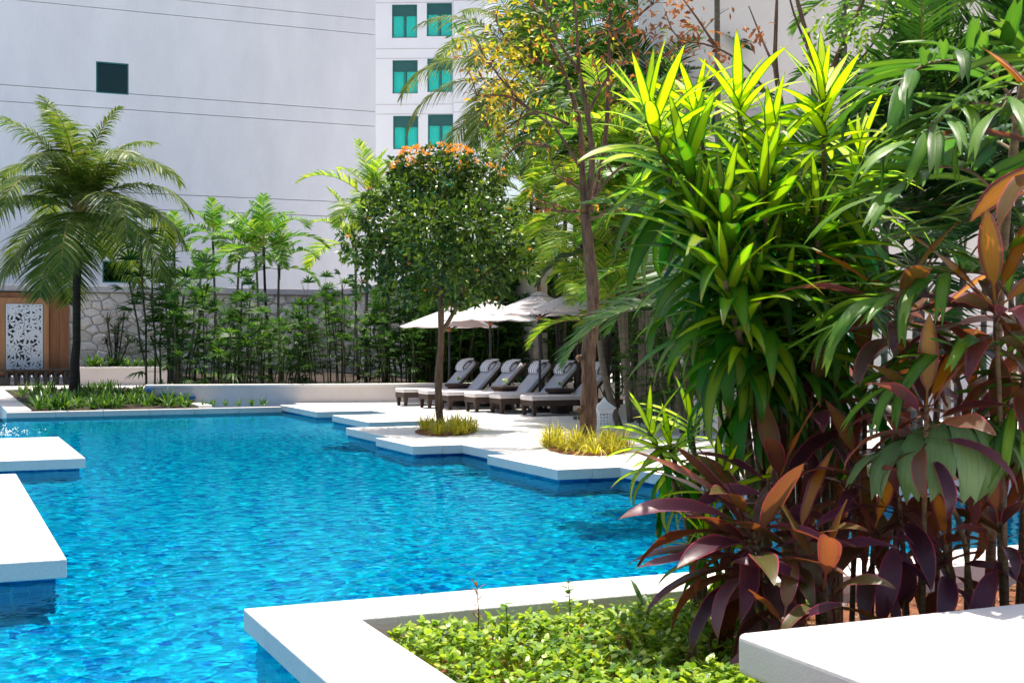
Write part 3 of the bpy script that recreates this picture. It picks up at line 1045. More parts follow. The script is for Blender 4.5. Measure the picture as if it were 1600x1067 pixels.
lounger = make_lounger()
L_POS = [(634.5, 27.85), (672, 26.75), (704, 25.95), (746, 24.95), (786, 24.22), (836, 23.2)]
L_LAB = ['farthest sun lounger, at the pool end of the row by the low white wall',
         'second sun lounger from the far end of the row, behind the thin tree trunk',
         'third sun lounger from the far end, left of the middle side table',
         'third sun lounger from the near end, right of the middle side table',
         'second nearest sun lounger, left of the nearest side table',
         'nearest sun lounger with its striped towel, beside the gnarled tree trunk']
for i, (x, v) in enumerate(L_POS):
    o = lounger if i == 0 else copy_tree(lounger)
    o.location = W(u_at(x, v) - 0.05, v)
    o.rotation_euler = (0, 0, TH + R(rng.uniform(-1.2, 1.2)))
    o['label'] = L_LAB[i]


def make_table():
    t = thing('side_table', 'x', 'side table', group='rattan drum tables between the loungers')
    MB().lathe([(0.19, 0.0), (0.20, 0.02), (0.235, 0.40), (0.235, 0.42)], 24).build('base', MAT['rattan'], t, smooth=False)
    MB().lathe([(0.27, 0.4205), (0.305, 0.45), (0.31, 0.49), (0.30, 0.50)], 28).build('top', MAT['rattan'], t)
    return t


MAT['petal'] = leaf('white_petal', [(0.72, 0.74, 0.70), (0.80, 0.82, 0.78)], tfac=0.3, rough=0.6, island=True)
MAT['posy_leaf'] = leaf('posy_leaf', [(0.10, 0.28, 0.03), (0.20, 0.42, 0.05)], tfac=0.3, island=True)
table = make_table()
for i, (x, v, w) in enumerate(((716, 27.6, 'farthest'), (789, 25.75, 'middle'), (875, 24.0, 'nearest'))):
    o = table if i == 0 else copy_tree(table)
    o.location = W(u_at(x, v), v)
    o['label'] = f'{w} round dark rattan side table between two sun loungers'
    fp = thing('flower_posy', f'small white flower posy on the {w} rattan side table', 'flowers', W(u_at(x, v), v, 0.5005), rng.random() * 6, 'posies on the side tables')
    MB().lathe([(0.035, 0), (0.045, 0.01), (0.05, 0.07), (0.042, 0.075)], 12).build('vase', MAT['ceramic'], fp, smooth=True)
    a, b = MB(), MB()
    r = random.Random(i)
    for k in range(11):
        an, el = r.random() * 6.28, R(r.uniform(20, 75))
        d = V3((math.cos(an) * math.cos(el), math.sin(an) * math.cos(el), math.sin(el)))
        a.strip((0, 0, 0.06), d, (-d.y, d.x, 0.1), r.uniform(0.09, 0.16), 0.045, 3, 0.25)
    for k in range(9):
        an = r.random() * 6.28
        c = V3((0.05 * math.cos(an), 0.05 * math.sin(an), 0.10 + 0.05 * r.random()))
        for j in range(5):
            a2 = j * 1.2566 + an
            d = V3((math.cos(a2), math.sin(a2), 0.5))
            b.strip(c, d, (-d.y, d.x, 0), 0.035, 0.03, 2, 0.2)
    a.build('leaf_sprig', MAT['posy_leaf'], fp)
    b.build('blossom', MAT['petal'], fp)


def make_parasol(rad, rise):
    t = thing('parasol', 'x', 'parasol', group='white parasols over the loungers')
    return t


PARA = [(702, 31.0, 2.24, 1.18, 'farthest white parasol, its tip behind the thin tree trunk'),
        (766, 29.5, 2.37, 1.14, 'white parasol with a wooden finial right of the thin tree trunk'),
        (843.5, 27.4, 2.47, 1.08, 'white parasol with a wooden finial in the middle of the row'),
        (917, 24.6, 2.50, 1.02, 'nearest white parasol, half hidden behind the gnarled trunk')]
for x, D, za, rad, lab in PARA:
    t = thing('parasol', lab, 'parasol', GX(x, D), rng.random(), 'white parasols over the loungers')
    zr = za - 0.44
    MB().tube([(0, 0, 0.02), (0, 0, za - 0.05)], 0.028, 10).build('pole', MAT['dark_metal'], t, smooth=True)
    MB().lathe([(0.26, 0.0), (0.26, 0.05), (0.06, 0.07), (0.045, 0.25), (0.04, 0.26)], 20).build('base', MAT['dark_metal'], t)
    n = 8
    for k in range(n):                                  # one cloth panel between two ribs
        vs, fs = [], []
        ns = 5
        for i in range(ns + 1):
            q_ = 0.10 + 0.90 * i / ns
            for j in range(4):
                s_ = j / 3
                a0, a1 = 2 * math.pi * k / n, 2 * math.pi * (k + 1) / n
                pa = V3((math.cos(a0), math.sin(a0), 0)) * (1 - s_) + V3((math.cos(a1), math.sin(a1), 0)) * s_
                sag = -0.035 * math.sin(math.pi * s_) * q_
                z = za - (za - zr) * (q_ ** 1.06) + sag
                vs.append((pa.x * rad * q_, pa.y * rad * q_, z))
        for i in range(ns):
            for j in range(3):
                fs.append((i * 4 + j, i * 4 + j + 1, (i + 1) * 4 + j + 1, (i + 1) * 4 + j))
        MB().add(vs, fs).build('canopy_panel', MAT['canopy'], t, smooth=True)
        a0 = 2 * math.pi * k / n
        MB().tube([(0.06 * math.cos(a0), 0.06 * math.sin(a0), za - 0.05), (rad * 0.98 * math.cos(a0), rad * 0.98 * math.sin(a0), zr - 0.012)], 0.011, 4).build('rib', MAT['dark_metal'], t)
        MB().tube([(0.05 * math.cos(a0), 0.05 * math.sin(a0), zr - 0.06), (rad * 0.52 * math.cos(a0), rad * 0.52 * math.sin(a0), za - (za - zr) * 0.55 - 0.02)], 0.010, 4).build('strut', MAT['dark_metal'], t)
    MB().lathe([(0.05, zr - 0.12), (0.055, zr - 0.10), (0.055, zr - 0.05), (0.04, zr - 0.03)], 12).build('hub', MAT['finial'], t)
    vent = MB()
    vs = [(0, 0, za + 0.035)] + [(0.22 * math.cos(2 * math.pi * k / n), 0.22 * math.sin(2 * math.pi * k / n), za - 0.055) for k in range(n)]
    vent.add(vs, [(0, k + 1, (k + 1) % n + 1) for k in range(n)]).build('vent_cap', MAT['canopy'], t)
    MB().lathe([(0.02, za + 0.02), (0.035, za + 0.05), (0.028, za + 0.08), (0.012, za + 0.10), (0.024, za + 0.13), (0.006, za + 0.17)], 10).build('finial', MAT['finial'], t, smooth=True)

# lantern on the deck beside the gnarled tree
lt = thing('stone_lantern', 'white pierced stone lantern on the deck behind the gnarled trunk', 'lantern', GX(944, 21.6), R(10))
sc_ = 21.6 / F
MB().taper(-0.15, 0.15, -0.15, 0.15, 0.0, 0.05, 1.0).build('base', MAT['ceramic'], lt, bevel=0.006)
for k in range(4):                                      # four pierced sides
    m = MB()
    a = R(90 * k)
    nx, nz = 4, 6
    H0, H1 = 0.05, 0.34
    w0, w1 = 0.13, 0.105
    def pt(i, j, dep):
        z = H0 + (H1 - H0) * j / nz
        tt = j / nz
        w = (w0 + (w1 - w0) * (1 - (2 * tt - 1) ** 2))
        x = -w + 2 * w * i / nx
        y = -w + dep
        return V3((x * math.cos(a) - y * math.sin(a), x * math.sin(a) + y * math.cos(a), z))
    for j in range(nz):
        for i in range(nx):
            edge = j in (0, nz - 1)
            c = [pt(i, j, 0), pt(i + 1, j, 0), pt(i + 1, j + 1, 0), pt(i, j + 1, 0)]
            if edge or i in (0, nx - 1) and False:
                m.add(c, [(0, 1, 2, 3)])
            else:
                ce = sum(c, V3((0, 0, 0))) / 4
                inn = [ce + (p - ce) * 0.55 for p in c]
                mid = [(c[q_] + c[(q_ + 1) % 4]) / 2 for q_ in range(4)]
                inn2 = [ce + (p - ce) * 0.62 for p in mid]
                ring_o = [c[0], mid[0], c[1], mid[1], c[2], mid[2], c[3], mid[3]]
                ring_i = [inn[0] * 0.9 + ce * 0.1, inn2[0], inn[1] * 0.9 + ce * 0.1, inn2[1], inn[2] * 0.9 + ce * 0.1, inn2[2], inn[3] * 0.9 + ce * 0.1, inn2[3]]
                m.add(ring_o + ring_i, [(q_, (q_ + 1) % 8, 8 + (q_ + 1) % 8, 8 + q_) for q_ in range(8)])
    s_ = m.build('pierced_side', MAT['ceramic'], lt)
    s_.modifiers.new('solid', 'SOLIDIFY').thickness = 0.02
MB().taper(-0.165, 0.165, -0.165, 0.165, 0.341, 0.37, 0.8).build('cornice', MAT['ceramic'], lt, bevel=0.004)
MB().add([(-0.17, -0.17, 0.371), (0.17, -0.17, 0.371), (0.17, 0.17, 0.371), (-0.17, 0.17, 0.371), (-0.05, -0.05, 0.47), (0.05, -0.05, 0.47), (0.05, 0.05, 0.47), (-0.05, 0.05, 0.47), (0, 0, 0.56)],
         [(3, 2, 1, 0), (0, 1, 5, 4), (1, 2, 6, 5), (2, 3, 7, 6), (3, 0, 4, 7), (4, 5, 8), (5, 6, 8), (6, 7, 8), (7, 4, 8)]).build('roof', MAT['ceramic'], lt)

# white bench block in the right foreground
bn = thing('stone_bench', 'thick white stone bench slab in the bottom right corner', 'bench', W(3.0, 4.55), TH)
MB().box(0, 5.5, -2.6, 0, 0.13, 0.30).build('seat_slab', MAT['bench'], bn, bevel=0.028, seg=4)
MB().box(0.22, 5.4, -2.5, -0.2, -0.4, 0.1295).build('base', MAT['render_white'], bn)

# ------------------------------------------------------------------ far left bed and what lies round it
lb = thing('bed_kerb', 'white stone kerb around the coconut palm bed at the far pool edge', 'kerb', W(1.35, 29.3), TH)
for k in range(6):
    MB().box(k * 0.97 + 0.002, (k + 1) * 0.97 - 0.002, 0, 0.22, -0.35, -0.03).build('kerb_stone', MAT['render_white'], lb, bevel=0.008)
for k in range(6):
    MB().box(0, 0.5, 0.225 + k * 2.1, 0.338 + (k + 1) * 2.1, -0.35, 0.0).build('kerb_stone', MAT[('deck', 'deck2')[k % 2]], lb, bevel=0.008)
    MB().box(4.0, 4.3, 0.225 + k * 2.1, 0.338 + (k + 1) * 2.1, -0.35, 0.03).build('kerb_stone', MAT[('deck', 'deck2')[k % 2]], lb, bevel=0.008)
soil_patch('palm_bed_soil', 1.82, 5.45, 29.6, 42.4, -0.03, 0.06, MAT['soil'], 'dark soil of the coconut palm bed', 0.3)
tag(MB(True).box(-14, 7.4, 42.35, 47.0, -0.4, -0.02).build('back_terrace', MAT['render_white']), 'pale paving in front of the stone wall', kind='structure')
tag(MB(True).box(-14, 1.36, 29.3, 42.3, -0.6, -0.30).box(5.64, 7.6, 29.9, 42.3, -0.6, -0.22).build('side_pool', MAT['pool_wall']), 'dark blue tiled side basin', kind='structure')

# ------------------------------------------------------------------ plant materials
MAT['coco'] = leaf('coconut_leaf', [(0.028, 0.070, 0.012), (0.06, 0.12, 0.018), (0.11, 0.165, 0.024), (0.15, 0.19, 0.03)], tfac=0.34, rough=0.45, island=True, spec=0.25)
MAT['rachis'] = surf('palm_rachis', (0.20, 0.17, 0.04), (0.30, 0.20, 0.06), 4, 0.5)
MAT['areca'] = leaf('areca_leaf', [(0.03, 0.11, 0.015), (0.06, 0.18, 0.02), (0.11, 0.25, 0.028), (0.20, 0.30, 0.04)], tfac=0.38, rough=0.42, island=True, spec=0.25)
MAT['areca_y'] = leaf('areca_leaf_yellow', [(0.06, 0.16, 0.015), (0.13, 0.26, 0.02), (0.24, 0.36, 0.03), (0.34, 0.40, 0.05)], tfac=0.42, rough=0.42, island=True, spec=0.25)
MAT['rhapis'] = leaf('lady_palm_leaf', [(0.010, 0.040, 0.008), (0.022, 0.075, 0.012), (0.045, 0.12, 0.018), (0.10, 0.19, 0.03)], tfac=0.32, rough=0.5, island=True, spec=0.2)
MAT['areca_shade'] = leaf('palm_leaf_painted_shade', [(0.012, 0.045, 0.008), (0.022, 0.075, 0.012), (0.045, 0.12, 0.016)], tfac=0.3, rough=0.42, island=True, spec=0.25)  # canopy shade painted into the leaf colour: darker greens than areca
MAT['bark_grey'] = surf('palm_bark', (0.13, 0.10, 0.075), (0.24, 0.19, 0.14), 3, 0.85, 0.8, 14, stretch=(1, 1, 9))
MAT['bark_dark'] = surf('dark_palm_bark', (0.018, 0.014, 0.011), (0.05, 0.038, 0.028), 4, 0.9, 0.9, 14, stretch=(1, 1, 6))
MAT['cane'] = surf('green_cane', (0.035, 0.045, 0.015), (0.10, 0.09, 0.035), 3, 0.6, stretch=(1, 1, 12))
MAT['bark_brown'] = surf('brown_bark', (0.055, 0.028, 0.016), (0.24, 0.14, 0.085), 16, 0.95, 1.0, 40, stretch=(1, 1, 0.22))
MAT['tree_leaf'] = leaf('dark_tree_leaf', [(0.012, 0.036, 0.008), (0.028, 0.075, 0.010), (0.07, 0.14, 0.014), (0.15, 0.23, 0.022)], tfac=0.32, rough=0.3, island=True, spec=0.45)
MAT['flush'] = leaf('orange_new_leaf', [(0.55, 0.26, 0.03), (0.70, 0.38, 0.05), (0.62, 0.20, 0.04)], tfac=0.35, rough=0.4, island=True)
MAT['yellow_leaf'] = leaf('yellow_leaf', [(0.08, 0.17, 0.015), (0.28, 0.31, 0.02), (0.55, 0.42, 0.02), (0.42, 0.24, 0.03)], tfac=0.42, rough=0.4, island=True)
MAT['rust_leaf'] = leaf('rust_leaf', [(0.10, 0.035, 0.015), (0.22, 0.07, 0.025), (0.36, 0.15, 0.04)], tfac=0.35, rough=0.6, island=True)
MAT['light_leaf'] = leaf('fresh_tree_leaf', [(0.05, 0.14, 0.015), (0.12, 0.26, 0.02), (0.24, 0.34, 0.03)], tfac=0.4, rough=0.35, island=True)
MAT['grass_y'] = leaf('yellow_grass', [(0.22, 0.26, 0.02), (0.42, 0.40, 0.03), (0.58, 0.50, 0.06)], tfac=0.35, rough=0.45, island=True)
MAT['lily'] = leaf('lily_leaf', [(0.022, 0.075, 0.010), (0.05, 0.13, 0.015), (0.10, 0.19, 0.025)], tfac=0.3, rough=0.35, island=True)
MAT['spiky'] = leaf('dark_spiky_leaf', [(0.012, 0.025, 0.012), (0.03, 0.045, 0.02), (0.05, 0.03, 0.025)], tfac=0.15, rough=0.4, island=True)


def frond_mesh(L, elev, curl, nl, ll, lw, hang, seed, mats, start=0.16, vee=0.35, rr=0.018, seg=2, fwd=0.55):
    r = random.Random(seed)
    m = MB()
    pts, tan = [], []
    p = V3((0, 0, 0)); a = elev
    N = 14
    for i in range(N + 1):
        d = V3((math.cos(a), 0, math.sin(a)))
        pts.append(p.copy()); tan.append(d)
        p = p + d * (L / N)
        a -= curl / N * (0.5 + 1.0 * i / N)
        a = max(a, -R(85))
    m.tube(pts, [rr * (1 - 0.85 * i / N) for i in range(N + 1)], 4, False)
    nf = len(m.f)
    for side in (-1, 1):
        for k in range(nl):
            t = start + (1 - start) * (k + r.uniform(0, 0.5)) / nl
            x = t * N
            i = min(int(x), N - 1)
            fq = x - i
            b = pts[i].lerp(pts[i + 1], fq)
            d = tan[i].lerp(tan[i + 1], fq).normalized()
            up = V3((-d.z, 0, d.x))
            out = V3((0, side, 0))
            ff = fwd + 0.9 * max(0, t - 0.6)
            ld = (out + d * (ff + r.uniform(-0.1, 0.1)) + up * (vee + r.uniform(-0.12, 0.12))).normalized()
            Lk = ll * (math.sin(math.pi * min(1, 0.18 + 0.78 * t)) ** 0.7) * r.uniform(0.85, 1.12)
            m.strip(b, ld, d + up * r.uniform(-0.5, 0.5), Lk, lw * r.uniform(0.8, 1.2), seg, hang * r.uniform(0.7, 1.35))
    return m.mesh2('frond', mats, nf)


def trunk_pts(h, lean, az, n=7, wob=0.02, seed=0):
    r = random.Random(seed)
    pts = []
    for i in range(n + 1):
        t = i / n
        o = lean * (t ** 1.4)
        pts.append(V3((o * math.cos(az) + r.uniform(-wob, wob) * (0 < i < n), o * math.sin(az) + r.uniform(-wob, wob) * (0 < i < n), h * t)))
    return pts


# ------------------------------------------------------------------ coconut palms
COCO = {}
def coco_set(L, seed, hang):
    return [frond_mesh(L * s, R(e), R(c), 80, 0.95, 0.052, hang, seed + i, (MAT['rachis'], MAT['coco']), 0.12, 0.15, 0.028, 3)
            for i, (e, c, s) in enumerate(((84, 45, 0.9), (72, 85, 1.0), (58, 105, 1.0), (40, 115, 1.0), (22, 110, 1.0), (2, 95, 0.95), (-25, 60, 0.85), (64, 130, 1.0), (30, 130, 1.0)))]


def coconut(label, base, h, lean, az, r0, L, n, seed, hang=0.42):
    t = thing('coconut_palm', label, 'palm tree', base, 0)
    r = random.Random(seed)
    pts = trunk_pts(h, lean, az, 10, 0.02, seed)
    MB().tube(pts, [r0 * (1.25 - 0.45 * min(1, i / 3)) for i in range(11)], 12).build('trunk', MAT['bark_dark'], t, smooth=True)
    top = pts[-1]
    MB().lathe([(r0 * 0.8, top.z - 0.35), (r0 * 1.5, top.z - 0.1), (r0 * 1.3, top.z + 0.15), (r0 * 0.4, top.z + 0.45)], 10, (top.x, top.y)).build('crown_shaft', MAT['rachis'], t, smooth=True)
    ms = coco_set(L, seed, hang)
    order = [0, 1, 7, 2, 3, 8, 4, 5, 6]
    for k in range(n):
        q_ = k / (n - 1)
        me = ms[order[min(8, int(q_ * 9 + r.uniform(-0.4, 0.4)) if 0 < k < n - 1 else int(q_ * 8.99))]]
        link(me, 'frond', t, loc=top + V3((0, 0, 0.12 - 0.25 * q_)), rot=(0, 0, k * 2.39996 + r.uniform(-0.3, 0.3) + seed), scale=[r.uniform(0.9, 1.08)] * 3)
    return t


coconut('large coconut palm in front of the white building on the left', GX(117, 33.0, -0.02), 4.75, 0.12, 0.3, 0.125, 3.35, 30, 4)
coconut('tall coconut palm behind the parasols with fronds before the hotel', GX(848, 37.0, 0.28), 8.3, 0.3, 2.2, 0.13, 4.4, 34, 11)

# ------------------------------------------------------------------ areca palms
def areca_set(mat, L, ll, seed, nl=26, lw=0.05):
    return [frond_mesh(L * s, R(e), R(c), nl, ll, lw, 0.22, seed + i, (MAT['rachis'], MAT[mat]), 0.22, 0.45, 0.014, 2, 0.7)
            for i, (e, c, s) in enumerate(((82, 40, 0.9), (66, 80, 1.0), (50, 95, 1.0), (34, 95, 1.0), (14, 90, 0.95), (58, 120, 1.0)))]


A_SET = {k: areca_set(m_, L, ll, sd, nl, lw) for k, m_, L, ll, sd, nl, lw in (
    ('small', 'areca', 1.35, 0.46, 100, 24, 0.065), ('mid', 'areca', 1.8, 0.56, 140, 30, 0.062), ('yellow', 'areca_y', 2.0, 0.62, 180, 34, 0.06), ('big', 'areca_shade', 2.4, 0.72, 220, 38, 0.066), ('dark', 'areca_shade', 1.9, 0.58, 260, 30, 0.07))}
tmesh = {}


def areca(label, stems, kind, nf, group, bark='bark_grey', name='areca_palm', r0=0.04, seed=0, fs=1.0):
    """stems: (foot, crown point) pairs in world space; the first foot is the palm's base"""
    base = stems[0][0]
    t = thing(name, label, 'palm tree', base, 0, group)
    r = random.Random(seed)
    for foot, top in stems:
        f_, p_ = foot - base, top - base
        pts = []
        bow = V3((r.uniform(-0.08, 0.08), r.uniform(-0.08, 0.08), 0))
        for i in range(9):
            q_ = i / 8
            pts.append(f_.lerp(p_, q_) + bow * math.sin(math.pi * q_))
        tr = MB().tube(pts, [r0 * (1.15 - 0.35 * i / 8) for i in range(9)], 8).build('trunk', MAT[bark], t, smooth=True)
        MB().tube([p_ - V3((0, 0, 0.35)), p_, p_ + V3((0, 0, 0.12))], [r0 * 0.95, r0 * 1.1, r0 * 0.3], 7).build('crown_shaft', MAT['cane'], tr, smooth=True)
        a0 = r.random() * 6.28
        for k in range(nf):
            q_ = k / max(1, nf - 1)
            me = A_SET[kind][(0, 1, 5, 2, 3, 4)[min(5, int(q_ * 5.99))]]
            link(me, 'frond', t, loc=p_ + V3((0, 0, 0.06 - 0.12 * q_)), rot=(0, r.uniform(-0.08, 0.08), a0 + k * 2.39996 + r.uniform(-0.25, 0.25)), scale=[fs * r.uniform(0.85, 1.12)] * 3)
    return t


GA = 'slender palms before the stone wall'
for i, (fx, cx_, cy_, D, kind, nf, lab) in enumerate((
        (268, 272, 392, 38.5, 'small', 9, 'slender palm just right of the coconut palm, before the stone wall'),
        (345, 333, 372, 39.0, 'small', 9, 'slender palm with a bright crown, second right of the coconut palm'),
        (352, 374, 392, 38.0, 'small', 9, 'slender palm whose crown touches the bushy palm group'),
        (425, 412, 388, 36.5, 'mid', 10, 'bushy dark slender palm in the middle of the stone wall'),
        (440, 436, 418, 37.0, 'small', 9, 'lower slender palm right of the bushy dark one'),
        (405, 400, 402, 38.5, 'small', 8, 'slender palm behind the bushy dark one'),
        (303, 312, 450, 37.0, 'small', 7, 'short palm low among the clumps left of the middle'),
        (572, 578, 318, 36.0, 'yellow', 10, 'yellow green palm rising left behind the round tree'),
        (560, 556, 385, 37.5, 'yellow', 8, 'lower yellow green palm at the corner of the stone wall'),
        (604, 608, 345, 35.0, 'mid', 9, 'palm with a thicker stem behind the left of the round tree'))):
    foot = GX(fx, D, 0.28)
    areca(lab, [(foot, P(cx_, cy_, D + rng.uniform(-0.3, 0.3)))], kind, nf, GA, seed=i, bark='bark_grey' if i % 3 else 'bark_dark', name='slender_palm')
GB = 'palms standing behind the loungers and the gnarled tree'
for i, (st, D, kind, nf, lab) in enumerate((
        ([(985, 955, 330), (1000, 1005, 300)], 24.0, 'yellow', 11, 'pair of palm stems right behind the gnarled trunk'),
        ([(1030, 1008, 250), (1052, 1040, 330)], 22.5, 'mid', 10, 'pair of ringed palm stems left of the beige wall'),
        ([(1068, 1030, 420), (1082, 1075, 360)], 21.0, 'mid', 8, 'leaning ringed palm stems against the beige wall'),
        ([(968, 934, 500), ], 22.5, 'yellow', 7, 'leaning young palm whose low fronds hang over the nearest parasol'),
        ([(875, 868, 360), (900, 898, 300)], 31.0, 'yellow', 11, 'bright yellow green palms behind the gnarled trunk, left of it'),
        ([(850, 842, 420)], 32.0, 'yellow', 10, 'yellow green palm above the middle parasols'),
        ([(930, 935, 180), (965, 970, 120)], 29.0, 'big', 12, 'tall dark palms behind the top of the gnarled tree'),
        ([(1005, 1015, 60), (1020, 1045, 150)], 27.0, 'big', 11, 'tall dark palms before the left edge of the beige wall'),
        ([(880, 885, 60)], 33.0, 'big', 12, 'tall palm in the top centre behind the gnarled tree'),
        ([(985, 975, 230)], 26.0, 'big', 11, 'dark palm in the middle of the palm group'),
        ([(810, 812, 430)], 34.0, 'mid', 9, 'palm with a thin dark stem right of the round tree'),
        ([(915, 920, 400), (945, 950, 420)], 27.5, 'yellow', 10, 'low bright palms right behind the middle of the gnarled trunk'),
        ([(990, 985, 400), (1030, 1025, 200)], 25.5, 'big', 11, 'broad dark palms right of the gnarled trunk'),
        ([(835, 830, 310), (862, 858, 260)], 35.0, 'yellow', 11, 'bright palms between the round tree and the gnarled trunk'),
        ([(905, 905, 210)], 31.5, 'yellow', 12, 'bright palm behind the fork of the gnarled tree'),
        ([(1000, 995, 170)], 30.0, 'big', 12, 'dense dark palm right of the fork of the gnarled tree'),
        ([(940, 945, 300)], 33.0, 'big', 12, 'deep green palm behind the fork of the gnarled tree'),
        ([(1045, 1050, 260)], 28.0, 'big', 11, 'dark palm overlapping the left edge of the beige wall'),
        ([(960, 962, 20)], 33.0, 'big', 12, 'tall dark palm crown at the top right of the gnarled tree'),
        ([(985, 978, 400), (1010, 1012, 345)], 23.5, 'yellow', 11, 'sunlit palms filling the gap right of the gnarled trunk'),
        ([(950, 948, 250)], 25.0, 'yellow', 12, 'sunlit palm behind the upper gnarled trunk'),
        ([(1040, 1035, 300)], 23.0, 'yellow', 11, 'sunlit palm beside the left edge of the beige wall'),
        ([(990, 1000, 470)], 24.5, 'yellow', 9, 'low sunlit palm right of the nearest lounger'),
        ([(735, 738, 462), (760, 768, 455)], 34.5, 'mid', 8, 'low palms behind the second parasol'))):
    stems = []
    for fx, cx_, cy_ in st:
        D2 = D + rng.uniform(-0.5, 0.5)
        stems.append((GX(fx, D2, 0.0), P(cx_, cy_, D2)))
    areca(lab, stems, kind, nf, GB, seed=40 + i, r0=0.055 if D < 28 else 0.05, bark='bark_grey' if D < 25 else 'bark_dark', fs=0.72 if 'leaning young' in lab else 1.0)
GC = 'tall palms before the beige wall'
for i, (fx, cx_, cy_, D, lab) in enumerate(((1318, 1322, -70, 18.0, 'tall palm stem before the beige wall left of the tree limb'),
                                             (1480, 1478, -40, 18.0, 'tall palm with hanging fronds at the top right'),
                                             (1600, 1598, -10, 16.0, 'tall palm at the right edge of the beige wall'),
                                             (1128, 1120, -60, 19.5, 'tall palm stem before the left part of the beige wall'),
                                             (1432, 1428, -20, 17.6, 'tall palm with dry hanging fronds before the beige wall'))):
    areca(lab, [(GX(fx, D, 0), P(cx_, cy_, D))], 'mid', 11, GC, seed=80 + i, r0=0.05, bark='bark_grey')

GD = 'broad palms between the foreground bed and the beige wall'
for i, (st, D, kind, nf, lab) in enumerate((
        ([(1420, 1440, 190), (1455, 1480, 250)], 14.2, 'dark', 10, 'dark palm pair above the red leaved plants, before the beige wall'),
        ([(1540, 1555, 210), (1575, 1580, 330)], 14.7, 'dark', 10, 'dark palm pair at the right edge before the teal window'),
        ([(1380, 1385, 330), (1345, 1350, 400)], 13.9, 'dark', 9, 'dark palm pair behind the tallest striped dracaena'),
        ([(1500, 1505, 420), (1440, 1445, 430)], 14.3, 'dark', 9, 'low dark palm pair behind the red leaved plants'),
        ([(1600, 1620, 120)], 15.0, 'big', 11, 'tall dark palm crown cut by the right edge of the picture'),
        ([(1130, 1125, 480), (1180, 1175, 430)], 13.5, 'dark', 8, 'low dark palm pair in the shade behind the dracaenas'),
        ([(1230, 1235, 420), (1290, 1290, 470)], 13.2, 'dark', 8, 'shaded palm pair behind the middle of the dracaena clump'))):
    areca(lab, [(GX(fx, D + 0.2 * k, 0.0), P(cx_, cy_, D + 0.2 * k)) for k, (fx, cx_, cy_) in enumerate(st)], kind, nf, GD, seed=120 + i, r0=0.035, bark='bark_grey')

# ------------------------------------------------------------------ lady palm clumps
def fan(m, base, d, L, n, w, r):
    d = d.normalized()
    s = d.cross(V3((0, 0, 1)))
    if s.length < 0.1: s = V3((1, 0, 0))
    s.normalize()
    for k in range(n):
        a = R(-85 + 170 * (k + 0.5) / n + r.uniform(-6, 6))
        q_ = d * math.cos(a) + s * math.sin(a)
        m.strip(base, q_, s * math.cos(a) - d * math.sin(a), L * (0.75 + 0.25 * math.cos(a)) * r.uniform(0.9, 1.1), w, 2, 0.35)


RH = []
for i in range(7):
    r = random.Random(300 + i)
    h = (1.0, 1.35, 1.6, 1.9, 2.2, 1.5, 0.75)[i]
    lean = r.uniform(0.05, 0.3)
    pts = trunk_pts(h, lean, 0, 5, 0.02, i)
    cane = MB().tube(pts, [0.016] * 6, 5).mesh('cane', MAT['cane'])
    fo_ = MB()
    nfan = 12 if h > 1 else 8
    for k in range(nfan):
        q_ = 0.30 + 0.70 * (k / (nfan - 1))
        b = pts[0].lerp(pts[-1], q_)
        az = k * 2.39996 + r.random()
        el = R(75 - 65 * (1 - (q_ - 0.3) / 0.7) + r.uniform(-12, 12))
        d = V3((math.cos(az) * math.cos(el), math.sin(az) * math.cos(el), math.sin(el)))
        pe = r.uniform(0.22, 0.36)
        fo_.tube([b, b + d * pe], 0.004, 3, False)
        fan(fo_, b + d * pe, d + V3((0, 0, -0.15)), r.uniform(0.26, 0.36), r.choice((8, 9, 10)), 0.052, r)
    RH.append((cane, fo_.mesh('foliage', MAT['rhapis']), h))


def rhapis(label, base, n, spread, hk, seed, group):
    t = thing('lady_palm', label, 'palm clump', base, 0, group)
    r = random.Random(seed)
    for k in range(n):
        i = r.randrange(7) if k else 3
        c, f_, h = RH[i]
        a, d = r.random() * 6.28, spread * math.sqrt(r.random())
        o = link(c, 'cane', t, loc=(d * math.cos(a) * 1.25, d * math.sin(a), 0), rot=(0, 0, a + r.uniform(-1, 1)), scale=[hk * r.uniform(0.85, 1.1)] * 3)
        link(f_, 'foliage', o)
    return t


